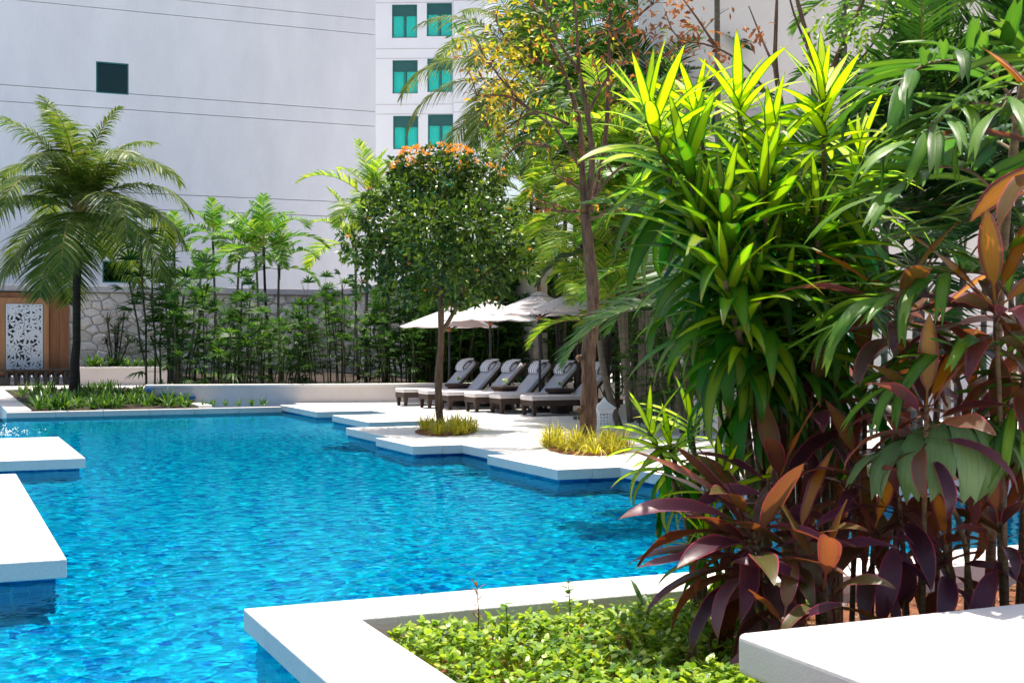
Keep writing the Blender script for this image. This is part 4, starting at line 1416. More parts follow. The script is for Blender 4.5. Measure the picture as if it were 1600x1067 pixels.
ld = Vector((math.cos(la), math.sin(la), 0)); ln = Vector((-math.sin(la), math.cos(la), 0))
GR = 'lady palm clumps along the low white wall'
spots = [(262, 33.2, 1.25), (300, 32.2, 1.0), (335, 33.6, 1.12), (372, 32.4, 0.95), (402, 33.8, 1.05), (440, 32.3, 0.9), (476, 33.0, 0.98), (514, 32.3, 0.95), (548, 33.4, 1.1), (584, 32.6, 0.92),
         (622, 33.2, 1.1), (656, 33.0, 0.95), (690, 33.8, 1.05), (724, 33.3, 0.95), (756, 34.0, 1.05), (790, 33.4, 0.95), (822, 33.8, 1.05), (856, 33.5, 0.95), (890, 34.0, 1.05), (926, 33.6, 1.0), (962, 33.4, 1.0)]
ORD = ('first', 'second', 'third', 'fourth', 'fifth', 'sixth', 'seventh', 'eighth', 'ninth', 'tenth', 'eleventh')
cnt = {}
for i, (x, D, hk) in enumerate(spots):
    if x < 460: lab = 'dark green lady palm clump behind the low wall, left half of the row'
    elif x < 640: lab = 'dark green lady palm clump behind the low wall, before the wall corner'
    else: lab = 'dark green lady palm clump behind the sun loungers'
    cnt[lab] = cnt.get(lab, -1) + 1
    lab = (ORD[cnt[lab]] + ' ' + lab.replace('dark green lady palm clump', 'lady palm clump').replace(', left half of the row', ', counted from the left end'))
    rhapis(lab, GX(x, D, 0.3), 11 if x < 430 else (9 if x < 640 else 17), 0.5, hk * ((1.3, 0.95, 1.1)[i % 3] if x < 430 else 1.0 if x > 640 else (0.85, 1.25, 1.0)[i % 3]), 500 + i, GR + (', left' if x < 460 else ', corner' if x < 640 else ', behind loungers'))
# a second, darker row against the right run of the stone wall
for i, (x, D, hk) in enumerate(((640, 36.5, 1.4), (668, 35.5, 1.4), (708, 35.5, 1.35), (745, 35.8, 1.4), (782, 35.2, 1.45), (820, 35.6, 1.4), (862, 35.3, 1.5), (905, 35.0, 1.45), (945, 35.0, 1.45), (985, 34.5, 1.45), (1012, 30.0, 1.2))):
    rhapis(f'{ORD[i]} tall lady palm clump in the back row behind the parasols', GX(x, D, 0.3), 15, 0.55, hk, 560 + i, 'tall lady palm clumps behind the parasols')
for i, (x, D, hk) in enumerate(((1010, 25.0, 1.1), (1050, 21.8, 1.0), (1095, 20.8, 1.0), (1000, 28.5, 1.2))):
    rhapis(f'{ORD[i]} young lady palm clump among the ringed stems by the beige wall', GX(x, D, 0.0), 12, 0.5, hk, 590 + i, 'lady palm clumps by the beige wall')

# ------------------------------------------------------------------ tufts: lilies, yellow grass, spiky plants
def tuft_mesh(name, n, L, w, mat, seed, el=(25, 85), droop=0.5, rad=0.06, seg=3, k=1.0):
    r = random.Random(seed)
    m = MB()
    for i in range(n):
        az = r.random() * 6.283
        e = R(r.uniform(*el))
        d = V3((math.cos(az) * math.cos(e), math.sin(az) * math.cos(e), math.sin(e)))
        b = V3((math.cos(az) * rad * r.random(), math.sin(az) * rad * r.random(), 0))
        m.strip(b, d, (-math.sin(az), math.cos(az), 0), L * r.uniform(0.6, 1.1), w * r.uniform(0.8, 1.2), seg, droop * r.uniform(0.5, 1.3))
    return m.mesh(name, MAT[mat])


LI = [tuft_mesh('lily_clump', 26, 0.62, 0.05, 'lily', 700 + i) for i in range(5)]
r = random.Random(31)
for i in range(78):
    u, v = r.uniform(2.0, 5.2), 29.8 + 10.5 * r.random() ** 1.7
    o = link(LI[i % 5], 'lily_clump', loc=W(u, v, -0.02), rot=(0, 0, r.random() * 6), scale=[r.uniform(0.8, 1.3)] * 3)
    tag(o, 'strappy green lily clump in the bed under the coconut palm', 'plant', 'lily clumps under the coconut palm')
for i in range(7):
    o = link(LI[i % 5], 'lily_clump', loc=W(5.2 + i * 0.28, 29.75 + r.uniform(0, 0.3), -0.02), rot=(0, 0, r.random() * 6), scale=[r.uniform(0.5, 0.75)] * 3)
    tag(o, 'small lily clump at the right tip of the far kerb', 'plant', 'small lilies at the kerb tip')
for i in range(14):
    o = link(LI[i % 5], 'lily_clump', loc=pb0 + V3((0.4 + i * 0.20, 0.7 + r.uniform(-0.3, 0.3) + i * 0.05, 0.6)), rot=(0, 0, r.random() * 6), scale=[r.uniform(0.9, 1.35)] * 3)
    tag(o, 'lily clump growing in the white planter box', 'plant', 'lilies in the planter box')
for i in range(30):
    x = 250 + i * 24
    o = link(LI[i % 5], 'lily_clump', loc=GX(x, 31.9 + r.uniform(-0.2, 0.4), 0.3), rot=(0, 0, r.random() * 6), scale=[r.uniform(0.4, 0.8)] * 3)
    tag(o, 'low green clump along the top of the low white wall', 'plant', 'undergrowth along the low wall')
sp_ = thing('spiky_dracaena', 'dark spiky dragon tree in the planter box against the stone wall', 'plant', pb0 + V3((1.05, 1.2, 0.59)), 0)
SPK = [tuft_mesh('rosette', 60, 0.52, 0.028, 'spiky', 720 + i, (-35, 88), 0.12, 0.03) for i in range(2)]
for i, (dx, dz) in enumerate(((-0.25, 1.45), (0.0, 1.05), (0.28, 1.55), (0.05, 0.7), (-0.3, 0.8), (0.42, 0.75), (0.1, 1.25))):
    st = MB().tube([(dx * 0.3, 0, 0), (dx, 0.05, dz)], [0.03, 0.022], 6).build('stem', MAT['bark_dark'], sp_)
    link(SPK[i % 2], 'rosette', st, loc=(dx, 0.05, dz), rot=(0, 0, i))

GY = [tuft_mesh('grass_tuft', 44, 0.52, 0.018, 'grass_y', 740 + i, (30, 86), 0.6, 0.07, 4) for i in range(4)]


def grass_ring(cx_, cy_, D, n, ru, rv, label, group, seed, s=(0.7, 1.0)):
    r = random.Random(seed)
    c = GX((cx_), D)
    for k in range(n):
        a, q_ = r.random() * 6.28, math.sqrt(r.uniform(0.08, 1))
        o = link(GY[k % 4], 'grass_tuft', loc=c + V3((ru * q_ * math.cos(a), rv * q_ * math.sin(a), 0.015)), rot=(0, 0, r.random() * 6), scale=[r.uniform(*s)] * 3)
        tag(o, label, 'grass', group)
    m = MB()
    vs = [(c.x, c.y, 0.035)] + [(c.x + ru * 1.02 * math.cos(k * 0.3927), c.y + rv * 1.02 * math.sin(k * 0.3927), 0.004) for k in range(16)]
    tag(m.add(vs, [(0, k + 1, (k + 1) % 16 + 1) for k in range(16)]).build('tree_pit_soil', MAT['soil_red'], smooth=True), 'red brown soil of a planting pit in the deck', kind='structure')


t1 = G(690, 670)
grass_ring(697, 0, t1.y - 0.55, 17, 0.50, 1.15, 'yellow green grass tuft around the foot of the thin round tree', 'grass under the round tree', 1, (0.8, 1.2))
t2 = G(920, 692)
grass_ring(918, 0, t2.y - 0.75, 24, 0.58, 1.35, 'yellow grass tuft around the foot of the gnarled tree', 'grass under the gnarled tree', 2, (0.8, 1.2))
grass_ring(1290, 0, 14.3, 16, 0.9, 0.8, 'yellow grass tuft glimpsed between the red leaved plants', 'grass behind the red leaved plants', 3, (0.8, 1.2))

# ------------------------------------------------------------------ round tree with orange shoots
def leaves(m, c, rad, n, L, w, r, flat=1.0, shell=0.5, up=0.35):
    for _ in range(n):
        d = V3((r.gauss(0, 1), r.gauss(0, 1), r.gauss(0, 1))).normalized()
        q_ = shell + (1 - shell) * r.random() ** 0.6
        p = c + V3((d.x * rad, d.y * rad, d.z * rad * flat)) * q_
        a = (d + V3((r.gauss(0, 0.7), r.gauss(0, 0.7), r.gauss(0, 0.7) + up))).normalized()
        sd = a.cross(V3((r.gauss(0, 1), r.gauss(0, 1), r.gauss(0, 1))))
        if sd.length < 0.05: continue
        m.strip(p, a, sd, L * r.uniform(0.7, 1.25), w * r.uniform(0.8, 1.2), 2, 0.25, lambda t: (0.25, 1.0, 0)[int(t * 2)], 0.25)


def limb(m, pts, r0, r1, n=7, sub=3):
    P_ = [V3(p) for p in pts]
    out = []
    for i in range(len(P_) - 1):
        for k in range(sub):
            t = k / sub
            p0, p1, p2, p3 = P_[max(0, i - 1)], P_[i], P_[i + 1], P_[min(len(P_) - 1, i + 2)]
            out.append(0.5 * ((2 * p1) + (p2 - p0) * t + (2 * p0 - 5 * p1 + 4 * p2 - p3) * t * t + (3 * p1 - p0 - 3 * p2 + p3) * t ** 3))
    out.append(P_[-1])
    N = len(out) - 1
    m.tube(out, [(r0 + (r1 - r0) * i / N) * (1 + 0.06 * math.sin(i * 2.3)) for i in range(N + 1)], n, True, 0.10)
    return out


D1 = t1.y
T1 = thing('round_tree', 'small round crowned tree with orange shoots on top', 'tree', t1, 0)
rel = lambda x, y, dd=0.0: P(x, y, D1 + dd) - t1
m = MB()
limb(m, [(0, 0, -0.05), rel(686, 640), rel(685, 590), rel(689, 540), rel(689, 490), rel(691, 450)], 0.072, 0.045, 10)
m.build('trunk', MAT['bark_brown'], T1, smooth=True)
m = MB()
for b in ([(690, 520), (705, 495), (722, 455, -0.1), (728, 400, -0.2)], [(690, 480), (672, 440, 0.2), (650, 400, 0.3), (630, 340, 0.3)], [(691, 455), (695, 400), (690, 330, 0.2)],
          [(691, 460), (678, 420, -0.3), (665, 360, -0.5)], [(700, 400), (745, 350, 0.2), (765, 300, 0.2)], [(660, 420, 0.2), (610, 390, 0.2), (585, 370, 0.1)], [(722, 455, -0.1), (770, 420, 0), (795, 400, 0)],
          [(690, 330, 0.2), (700, 290, 0.1)], [(650, 400, 0.3), (640, 330, 0), (645, 285, -0.1)]):
    limb(m, [rel(*p) for p in b], 0.045, 0.014, 6)
m.build('branches', MAT['bark_brown'], T1, smooth=True)
r = random.Random(77)
m = MB(); fl_ = MB()
for x, y, rp, dd in ((640, 298, 50, 0.1), (695, 285, 55, 0), (752, 296, 50, 0.1), (605, 350, 52, 0.1), (668, 350, 62, -0.75), (740, 350, 62, -0.6), (782, 372, 40, 0.2), (582, 398, 40, 0), (628, 418, 46, -0.3),
                     (700, 415, 52, -0.8), (760, 425, 48, -0.2), (800, 415, 30, 0.1), (660, 320, 60, 0.8), (730, 330, 60, 0.8), (690, 400, 60, 0.8), (620, 390, 50, 0.7), (665, 452, 26, -0.3), (735, 462, 26, 0.1), (560, 400, 26, 0.2), (710, 262, 30, 0), (638, 262, 28, 0.1), (548, 372, 17, 0), (566, 340, 20, 0.1), (590, 300, 20, 0), (618, 262, 18, 0), (672, 246, 17, 0), (742, 252, 20, 0.1), (782, 270, 18, 0), (800, 330, 20, 0), (818, 392, 17, 0), (815, 430, 17, 0.2), (600, 446, 20, 0), (568, 436, 16, 0.1), (780, 462, 18, 0), (700, 474, 16, -0.3), (640, 466, 17, 0.2)):
    x += r.uniform(-7, 7); y += r.uniform(-6, 6)
    c = rel(x, y, dd); rad = rp * D1 / F * 0.93
    leaves(m, c, rad, int(440 * (rp / 50) ** 2), 0.118, 0.058, r, 0.88, 0.5)
    leaves(m, c, rad * 0.75, int(110 * (rp / 50) ** 2), 0.11, 0.06, r, 0.92, 0.0)
    if y < 300 and rp > 25:
        for _ in range(34 if y > 270 else 40):
            a = r.random() * 6.28; q_ = math.sqrt(r.random()) * 0.95
            p = c + V3((math.cos(a) * q_, math.sin(a) * q_, math.sqrt(max(0, 1 - q_ * q_)) * 0.95 + r.uniform(0, 0.18))) * rad
            for j in range(6):
                d = V3((r.gauss(0, 0.5), r.gauss(0, 0.5), 1)).normalized()
                fl_.strip(p, d, V3((r.gauss(0, 1), r.gauss(0, 1), 0)), r.uniform(0.05, 0.10), 0.028, 2, 0.2)
    elif r.random() < 0.6:
        p = c + V3((r.uniform(-0.4, 0.4) * rad, -rad * 0.92, r.uniform(-0.3, 0.4) * rad))
        for j in range(8):
            d = V3((r.gauss(0, 0.6), r.gauss(0, 0.5) - 0.5, 0.7)).normalized()
            fl_.strip(p, d, V3((r.gauss(0, 1), r.gauss(0, 1), 0)), 0.08, 0.028, 2, 0.2)
m.build('crown', MAT['tree_leaf'], T1)
fl_.build('orange_shoots', MAT['flush'], T1)

# ------------------------------------------------------------------ gnarled tree with sparse yellow leaves
D2 = t2.y
T2 = thing('gnarled_tree', 'tall gnarled tree with sparse yellow and rust leaves on the deck', 'tree', t2, 0)
rel2 = lambda x, y, dd=0.0: P(x, y, D2 + dd) - t2
m = MB()
limb(m, [(0, 0, -0.05), rel2(919, 650), rel2(921, 600), rel2(919, 555), rel2(926, 500), rel2(926, 450), rel2(920, 390), rel2(914, 335)], 0.125, 0.075, 14, 4)
for x, y in ((908, 640), (906, 560), (930, 470)):
    p = rel2(x, y, -0.04)
    m.tube([p, p + V3((-0.05 if x < 915 else 0.05, -0.02, 0.02))], [0.07, 0.03], 7)
m.build('trunk', MAT['bark_brown'], T2, smooth=True)
BR = [[(914, 335), (910, 270), (905, 190, 0.2), (880, 110, 0.3), (850, 50, 0.3), (830, 0, 0.3), (820, -50, 0.4)], [(914, 335), (925, 260, -0.2), (918, 180, -0.3), (905, 110, -0.4), (900, 30, -0.4), (890, -50, -0.5)],
      [(920, 330), (940, 260, 0.2), (950, 160, 0.3), (952, 60, 0.3), (955, -50, 0.4)], [(905, 260), (870, 205, 0.1), (820, 165, 0), (780, 120, -0.2), (745, 70, -0.2)], [(890, 195, 0.2), (840, 175, 0.3), (800, 195, 0.3), (780, 215, 0.3)],
      [(918, 330), (945, 285, -0.3), (985, 245, -0.5), (1010, 190, -0.6), (1060, 140, -0.6)], [(912, 300), (890, 285, -0.2), (862, 270, -0.3)], [(880, 110, 0.3), (830, 90, 0.1), (790, 60, -0.1), (770, 20, -0.1)],
      [(950, 160, 0.3), (990, 130, 0.3), (1040, 85, 0.2), (1090, 60, 0.1)], [(905, 110, -0.4), (870, 60, -0.6), (850, 0, -0.6)], [(952, 60, 0.3), (990, 30, 0.4), (1030, 0, 0.4)], [(915, 345), (945, 335, -0.3), (985, 325, -0.4)],
      [(820, 165, 0), (790, 150, -0.1), (745, 150, -0.2)], [(918, 180, -0.3), (950, 120, -0.5), (985, 90, -0.6)], [(860, 230, 0), (815, 225, 0.1), (790, 245, 0.2)], [(905, 330), (870, 330, -0.2), (830, 320, -0.3)]]
m = MB()
tips = []
r = random.Random(5)
for i, b in enumerate(BR):
    o = limb(m, [rel2(*p) for p in b], 0.055 if i < 3 else 0.026, 0.010, 6)
    tips += o[len(o) // 2:]
    for k in range(5):
        p = o[r.randrange(len(o) // 3, len(o))]
        q_ = p + V3((r.uniform(-0.5, 0.5), r.uniform(-0.4, 0.4), r.uniform(-0.05, 0.5)))
        limb(m, [p, p.lerp(q_, 0.5) + V3((0, 0, 0.06)), q_], 0.010, 0.004, 4, 2)
        tips.append(q_)
m.build('branches', MAT['bark_brown'], T2, smooth=True)
my, mr_, mg = MB(), MB(), MB()


def sprig(m, p, n, L, w, r, spread):
    for _ in range(n):
        o = p + V3((r.gauss(0, spread), r.gauss(0, spread), r.gauss(0, spread)))
        d = V3((r.gauss(0, 1), r.gauss(0, 1), r.gauss(-0.1, 0.7))).normalized()
        sd = d.cross(V3((r.gauss(0, 1), r.gauss(0, 1), r.gauss(0, 1))))
        if sd.length > 0.05:
            m.strip(o, d, sd, L * r.uniform(0.7, 1.3), w * r.uniform(0.8, 1.2), 2, 0.3, lambda t: (0.25, 1.0, 0)[int(t * 2)], 0.2)


for x, y, rp, n, k in ((792, 85, 34, 130, 'y'), (800, 130, 30, 130, 'y'), (770, 150, 25, 60, 'y'), (730, 70, 22, 40, 'y'), (720, 45, 14, 18, 'g'), (790, 185, 25, 60, 'y'), (775, 215, 20, 40, 'g'), (745, 110, 22, 35, 'y'),
                       (820, 60, 40, 60, 'y'), (850, 110, 45, 40, 'g'), (870, 150, 50, 50, 'g'), (920, 60, 50, 40, 'r'), (960, 40, 45, 90, 'r'), (1010, 60, 40, 80, 'r'), (1000, 120, 35, 40, 'r'), (940, 140, 40, 30, 'r'),
                       (1050, 60, 30, 40, 'r'), (880, 30, 50, 60, 'g'), (960, 200, 40, 20, 'r'), (840, 200, 40, 30, 'y'), (1060, 130, 25, 25, 'r'), (990, 10, 50, 60, 'r'), (1040, 100, 20, 20, 'g'), (800, 20, 30, 60, 'y'), (930, 300, 20, 10, 'r')):
    c = rel2(x, y, r.uniform(-0.4, 0.4))
    sprig({'y': my, 'r': mr_, 'g': mg}[k], c, int(n * (0.7 if k == 'r' else 1.1)), 0.10, 0.046, r, rp * D2 / F * 0.62)
for p in tips:
    sprig(r.choice((my, mr_, mg, mr_)), p, 3, 0.09, 0.042, r, 0.06)
my.build('yellow_foliage', MAT['yellow_leaf'], T2)
mr_.build('rust_foliage', MAT['rust_leaf'], T2)
mg.build('green_foliage', MAT['light_leaf'], T2)

# tree whose limbs cross the beige wall at the top right
D3 = 14.2
t3 = GX(1225, D3, 0.0)
T3 = thing('limb_tree', 'tree with bare forking limbs before the beige wall, top right', 'tree', t3, 0)
rel3 = lambda x, y, dd=0.0: P(x, y, D3 + dd) - t3
m = MB()
limb(m, [(0, 0, -0.1), rel3(1228, 560), rel3(1240, 420), rel3(1262, 300), rel3(1278, 200)], 0.085, 0.06, 10)
m.build('trunk', MAT['bark_brown'], T3, smooth=True)
m = MB()
tips = []
for i, b in enumerate(([(1278, 210), (1300, 110), (1345, 10), (1370, -60)], [(1276, 215), (1268, 90), (1248, 10), (1235, -50)], [(1255, 330), (1228, 200, 0.2), (1212, 110, 0.2), (1213, 30, 0.2), (1215, -40, 0.2)],
                       [(1240, 220, 0.2), (1180, 120, 0), (1120, 75, -0.1), (1060, 60, -0.2), (1040, 20, -0.2)], [(1268, 90), (1240, 20), (1225, -40)], [(1120, 75, -0.1), (1090, 30, 0), (1060, -10, 0)],
                       [(1290, 160), (1320, 120, -0.2), (1370, 60, -0.3), (1385, 0, -0.3)], [(1212, 110, 0.2), (1190, 60, 0.3), (1170, 10, 0.3)], [(1180, 120), (1130, 130, 0.1), (1080, 120, 0.2)])):
    o = limb(m, [rel3(*p) for p in b], 0.042 if i < 3 else 0.018, 0.012 if i < 3 else 0.006, 7)
    tips += o[len(o) // 2:]
m.build('branches', MAT['bark_brown'], T3, smooth=True)
mg, mr_ = MB(), MB()
for x, y, rp, n, k in ((1330, 60, 40, 90, 'g'), (1370, 40, 40, 110, 'g'), (1300, 20, 40, 60, 'g'), (1390, 90, 30, 60, 'g'), (1350, 110, 25, 40, 'g'), (1090, 60, 30, 40, 'r'), (1175, 55, 14, 25, 'r'), (1120, 85, 15, 20, 'r'), (1060, 20, 30, 50, 'r'), (1420, 50, 30, 40, 'g'), (1275, 60, 20, 20, 'g')):
    sprig({'r': mr_, 'g': mg}[k], rel3(x, y, r.uniform(-0.3, 0.3)), n, 0.085, 0.045, r, rp * D3 / F * 0.6)
mg.build('green_foliage', MAT['light_leaf'], T3)
mr_.build('rust_foliage', MAT['rust_leaf'], T3)

# ------------------------------------------------------------------ large leaved plants of the foreground bed
MAT['drac'] = leaf('striped_dracaena_leaf', [(0.007, 0.055, 0.004), (0.014, 0.10, 0.006), (0.030, 0.155, 0.010)], tmul=(1.5, 2.1, 0.7), tip=(0.22, 0.12, 0.03), tfac=0.36, rough=0.4, stripe=(0.62, 0.66, 0.012), vein=0.25, spec=0.28)
MAT['ti'] = leaf('purple_ti_leaf', [(0.022, 0.008, 0.016), (0.05, 0.014, 0.032), (0.10, 0.028, 0.058), (0.17, 0.06, 0.095)], trans=(0.62, 0.15, 0.015), tfac=0.24, rough=0.36, alt=(0.085, 0.085, 0.02), tip=(0.16, 0.07, 0.03), stripe=(0.72, 0.27, 0.012), margin=(0.50, 0.05, 0.11), vein=0.3, spec=0.35)  # purple blade; orange stripe paints the backlit glow into young leaves
MAT['fishtail'] = leaf('fishtail_palm_leaf', [(0.014, 0.065, 0.010), (0.028, 0.115, 0.014), (0.05, 0.17, 0.02)], tfac=0.34, rough=0.38, vein=0.35, stripe=(0.20, 0.36, 0.03), spec=0.3)
MAT['stem_pale'] = surf('ringed_stem', (0.12, 0.075, 0.04), (0.24, 0.16, 0.085), 3, 0.8, 0.6, 20, stretch=(1, 1, 14))
MAT['stem_red'] = surf('red_stalk', (0.22, 0.035, 0.05), (0.34, 0.07, 0.07), 3, 0.5)


def leaf_tpl(name, L, Wd, bend, prof, mat, fold=0.25, seg=10, twist=0.0, wave=0.0):
    m = MB()
    vs, ts, fs = [], [], []
    p = V3((0, 0, 0)); a = 0.0
    for i in range(seg + 1):
        t = i / seg
        up = V3((-math.sin(a), 0, math.cos(a)))
        hw = Wd * 0.5 * prof(t)
        ro = twist * t
        sd = V3((0, 1, 0)) * math.cos(ro) + up * math.sin(ro)
        un = up * math.cos(ro) - V3((0, 1, 0)) * math.sin(ro)
        wv = wave * Wd * math.sin(t * 17)
        vs += [p - sd * hw + un * (fold * hw + wv), p.copy(), p + sd * hw + un * (fold * hw - wv)]
        ts += [(0, t), (0.5, t), (1, t)]
        p = p + V3((math.cos(a), 0, math.sin(a))) * (L / seg)
        a -= bend / seg * (0.35 + 1.3 * t)
    for i in range(seg):
        for j in range(2):
            fs.append((i * 3 + j, i * 3 + j + 1, i * 3 + j + 4, i * 3 + j + 3))
    return m.add(vs, fs, ts).mesh(name, mat, True)


pd_ = lambda t: max(0.02, (math.sin(math.pi * (0.10 + 0.90 * t) ** 0.85)) ** 0.8) if t < 0.999 else 0.02
DR = [[leaf_tpl('leaf', 0.48, 0.070, R(b), pd_, MAT['drac'], f_, 10, tw) for f_, tw in ((0.35, 0.1), (0.22, -0.25), (0.3, 0.3))] for b in (12, 40, 75, 115)]


def set_leaf(me, parent, loc, az, el, roll, s, youth, name='leaf', alt=0.0):
    o = link(me, name, parent, loc=loc, rot=(roll, -el, az), scale=(s, s, s))
    o.color = (youth, alt, 0, 1)
    return o


def dracaena(label, base, heads, seed, droop=1.0):
    """heads: (x, y, D, leafy length, number of leaves, leaf scale, lean) with x, y the photo pixel of the shoot tip"""
    t = thing('dracaena', label, 'plant', base, 0, 'striped dracaenas in the foreground bed')
    r = random.Random(seed)
    for x, y, D, ll, n, s, lean in heads:
        tip = P(x, y, D) - base
        foot = V3((tip.x * 0.25, tip.y * 0.25, 0))
        mid = V3((tip.x * 0.55 - lean * 0.1, tip.y * 0.5, tip.z * 0.55))
        m = MB()
        path = limb(m, [foot, mid, tip - V3((lean * 0.5, 0, 1)).normalized() * 0.02], 0.024, 0.012, 7, 6)
        st = m.build('stem', MAT['stem_pale'], t, smooth=True)
        axis = (path[-1] - path[-3]).normalized()
        a0 = r.random() * 6.28
        n = int(n * (1.35 if y < 500 else 1.2))
        for k in range(n):
            q_ = (k + 0.5) / n
            pos = tip - axis * (ll * q_ ** 1.1)
            az = a0 + k * 2.39996 + r.uniform(-0.2, 0.2)
            el = R(78 - 125 * q_ ** 0.75 * droop + r.uniform(-16, 16))
            bi = min(3, int(q_ * 3.4 * droop + r.uniform(0, 0.8)))
            yk = 1.0 if y < 240 or y > 600 else 0.22
            yo = max(0.0, min(1.0, 1.2 - 1.4 * q_ + r.uniform(-0.2, 0.2))) * yk + r.choice((0, 0, 0.25))
            set_leaf(r.choice(DR[bi]), t, pos, az, el, r.uniform(-0.3, 0.3), s * r.uniform(0.72, 1.18) * (0.75 + 0.5 * min(1, q_ * 2.5)), yo)
    return t


B = lambda x, D, z=-0.16: GX(x, D, z)
dracaena('tall striped dracaena with lime yellow crown, left part of the foreground clump', B(1225, 7.6),
         [(1012, 175, 7.3, 0.62, 34, 1.0, -0.5), (1085, 165, 7.6, 0.55, 28, 0.9, -0.2), (1090, 330, 7.0, 0.62, 32, 1.0, -0.4), (1130, 330, 6.9, 0.75, 40, 1.05, -0.3), (1130, 420, 6.8, 0.6, 30, 1.0, -0.3), (1070, 250, 7.2, 0.6, 30, 1.0, -0.4), (1150, 490, 6.9, 0.6, 24, 0.95, -0.2)], 1)
dracaena('tall striped dracaena with upright lime tips in the middle of the clump', B(1260, 7.75),
         [(1152, 150, 7.5, 0.55, 30, 0.95, 0), (1205, 215, 7.4, 0.6, 30, 0.9, 0.1), (1190, 290, 7.1, 0.65, 34, 0.95, 0), (1180, 440, 6.9, 0.6, 26, 0.95, -0.2), (1235, 360, 7.3, 0.6, 28, 0.9, 0)], 2)
dracaena('tallest striped dracaena with a leafy column, right part of the clump', B(1300, 7.6),
         [(1287, 130, 7.4, 1.05, 52, 0.92, 0.1), (1345, 230, 7.6, 0.6, 28, 0.85, 0.3), (1275, 330, 7.1, 0.7, 34, 0.9, 0), (1330, 360, 7.5, 0.6, 26, 0.85, 0.2), (1225, 470, 7.0, 0.6, 24, 0.9, 0), (1310, 460, 7.4, 0.6, 26, 0.9, 0.1)], 3)
dracaena('low striped dracaena leaning over the pool edge, left of the clump', B(1110, 7.35),
         [(1012, 668, 7.3, 0.30, 20, 0.66, -0.6), (1078, 650, 7.5, 0.32, 22, 0.72, -0.1), (1045, 690, 7.35, 0.32, 18, 0.66, -0.3)], 4)
dracaena('small lime striped dracaena just above the purple leaves at the pool edge', B(1135, 7.0),
         [(1128, 745, 6.9, 0.26, 20, 0.62, -0.2), (1100, 830, 6.95, 0.28, 16, 0.62, -0.4)], 5)

pt_ = lambda t: (0.13 if t < 0.2 else max(0.03, math.sin(math.pi * min(1, ((t - 0.14) / 0.86)) ** 0.9) ** 0.85)) if t < 0.999 else 0.02
TI = [[leaf_tpl('leaf', 0.58, 0.122, R(b), pt_, MAT['ti'], f_, 11, tw, wv) for f_, tw, wv in ((0.25, 0.15, 0.03), (0.4, -0.3, 0.02), (0.15, 0.35, 0.05))] for b in (15, 50, 85, 125)]


def ti_plant(label, base, x, y, D, n, s, seed, el=(70, -35), young=0.35, az0=None):
    t = thing('ti_plant', label, 'plant', base, 0, 'purple leaved ti plants in the foreground bed')
    r = random.Random(seed)
    tip = P(x, y, D) - base
    m = MB()
    path = limb(m, [(0, 0, 0), V3((tip.x * 0.4, tip.y * 0.4, tip.z * 0.5)), tip], 0.017, 0.012, 7, 6)
    m.build('stem', MAT['stem_pale'], t, smooth=True)
    a0 = r.random() * 6.28 if az0 is None else az0
    for k in range(n):
        q_ = (k + 0.5) / n
        pos = tip - V3((0, 0, 0.22 * q_))
        e = R(el[0] + (el[1] - el[0]) * q_ ** 0.9 + r.uniform(-10, 10))
        bi = min(3, int(q_ * 3.6 + r.uniform(0, 0.7)))
        yo = max(0.0, young * 2.6 * (1 - 4.2 * q_)) * r.uniform(0.6, 1.2)
        set_leaf(r.choice(TI[bi]), t, pos, a0 + k * 2.39996 + r.uniform(-0.25, 0.25), e, r.uniform(-0.35, 0.35), s * r.uniform(0.7, 1.12), min(1, yo), 'leaf', r.choice((0, 0, 0, 0.25, 0.6, 0.85)))
    return t


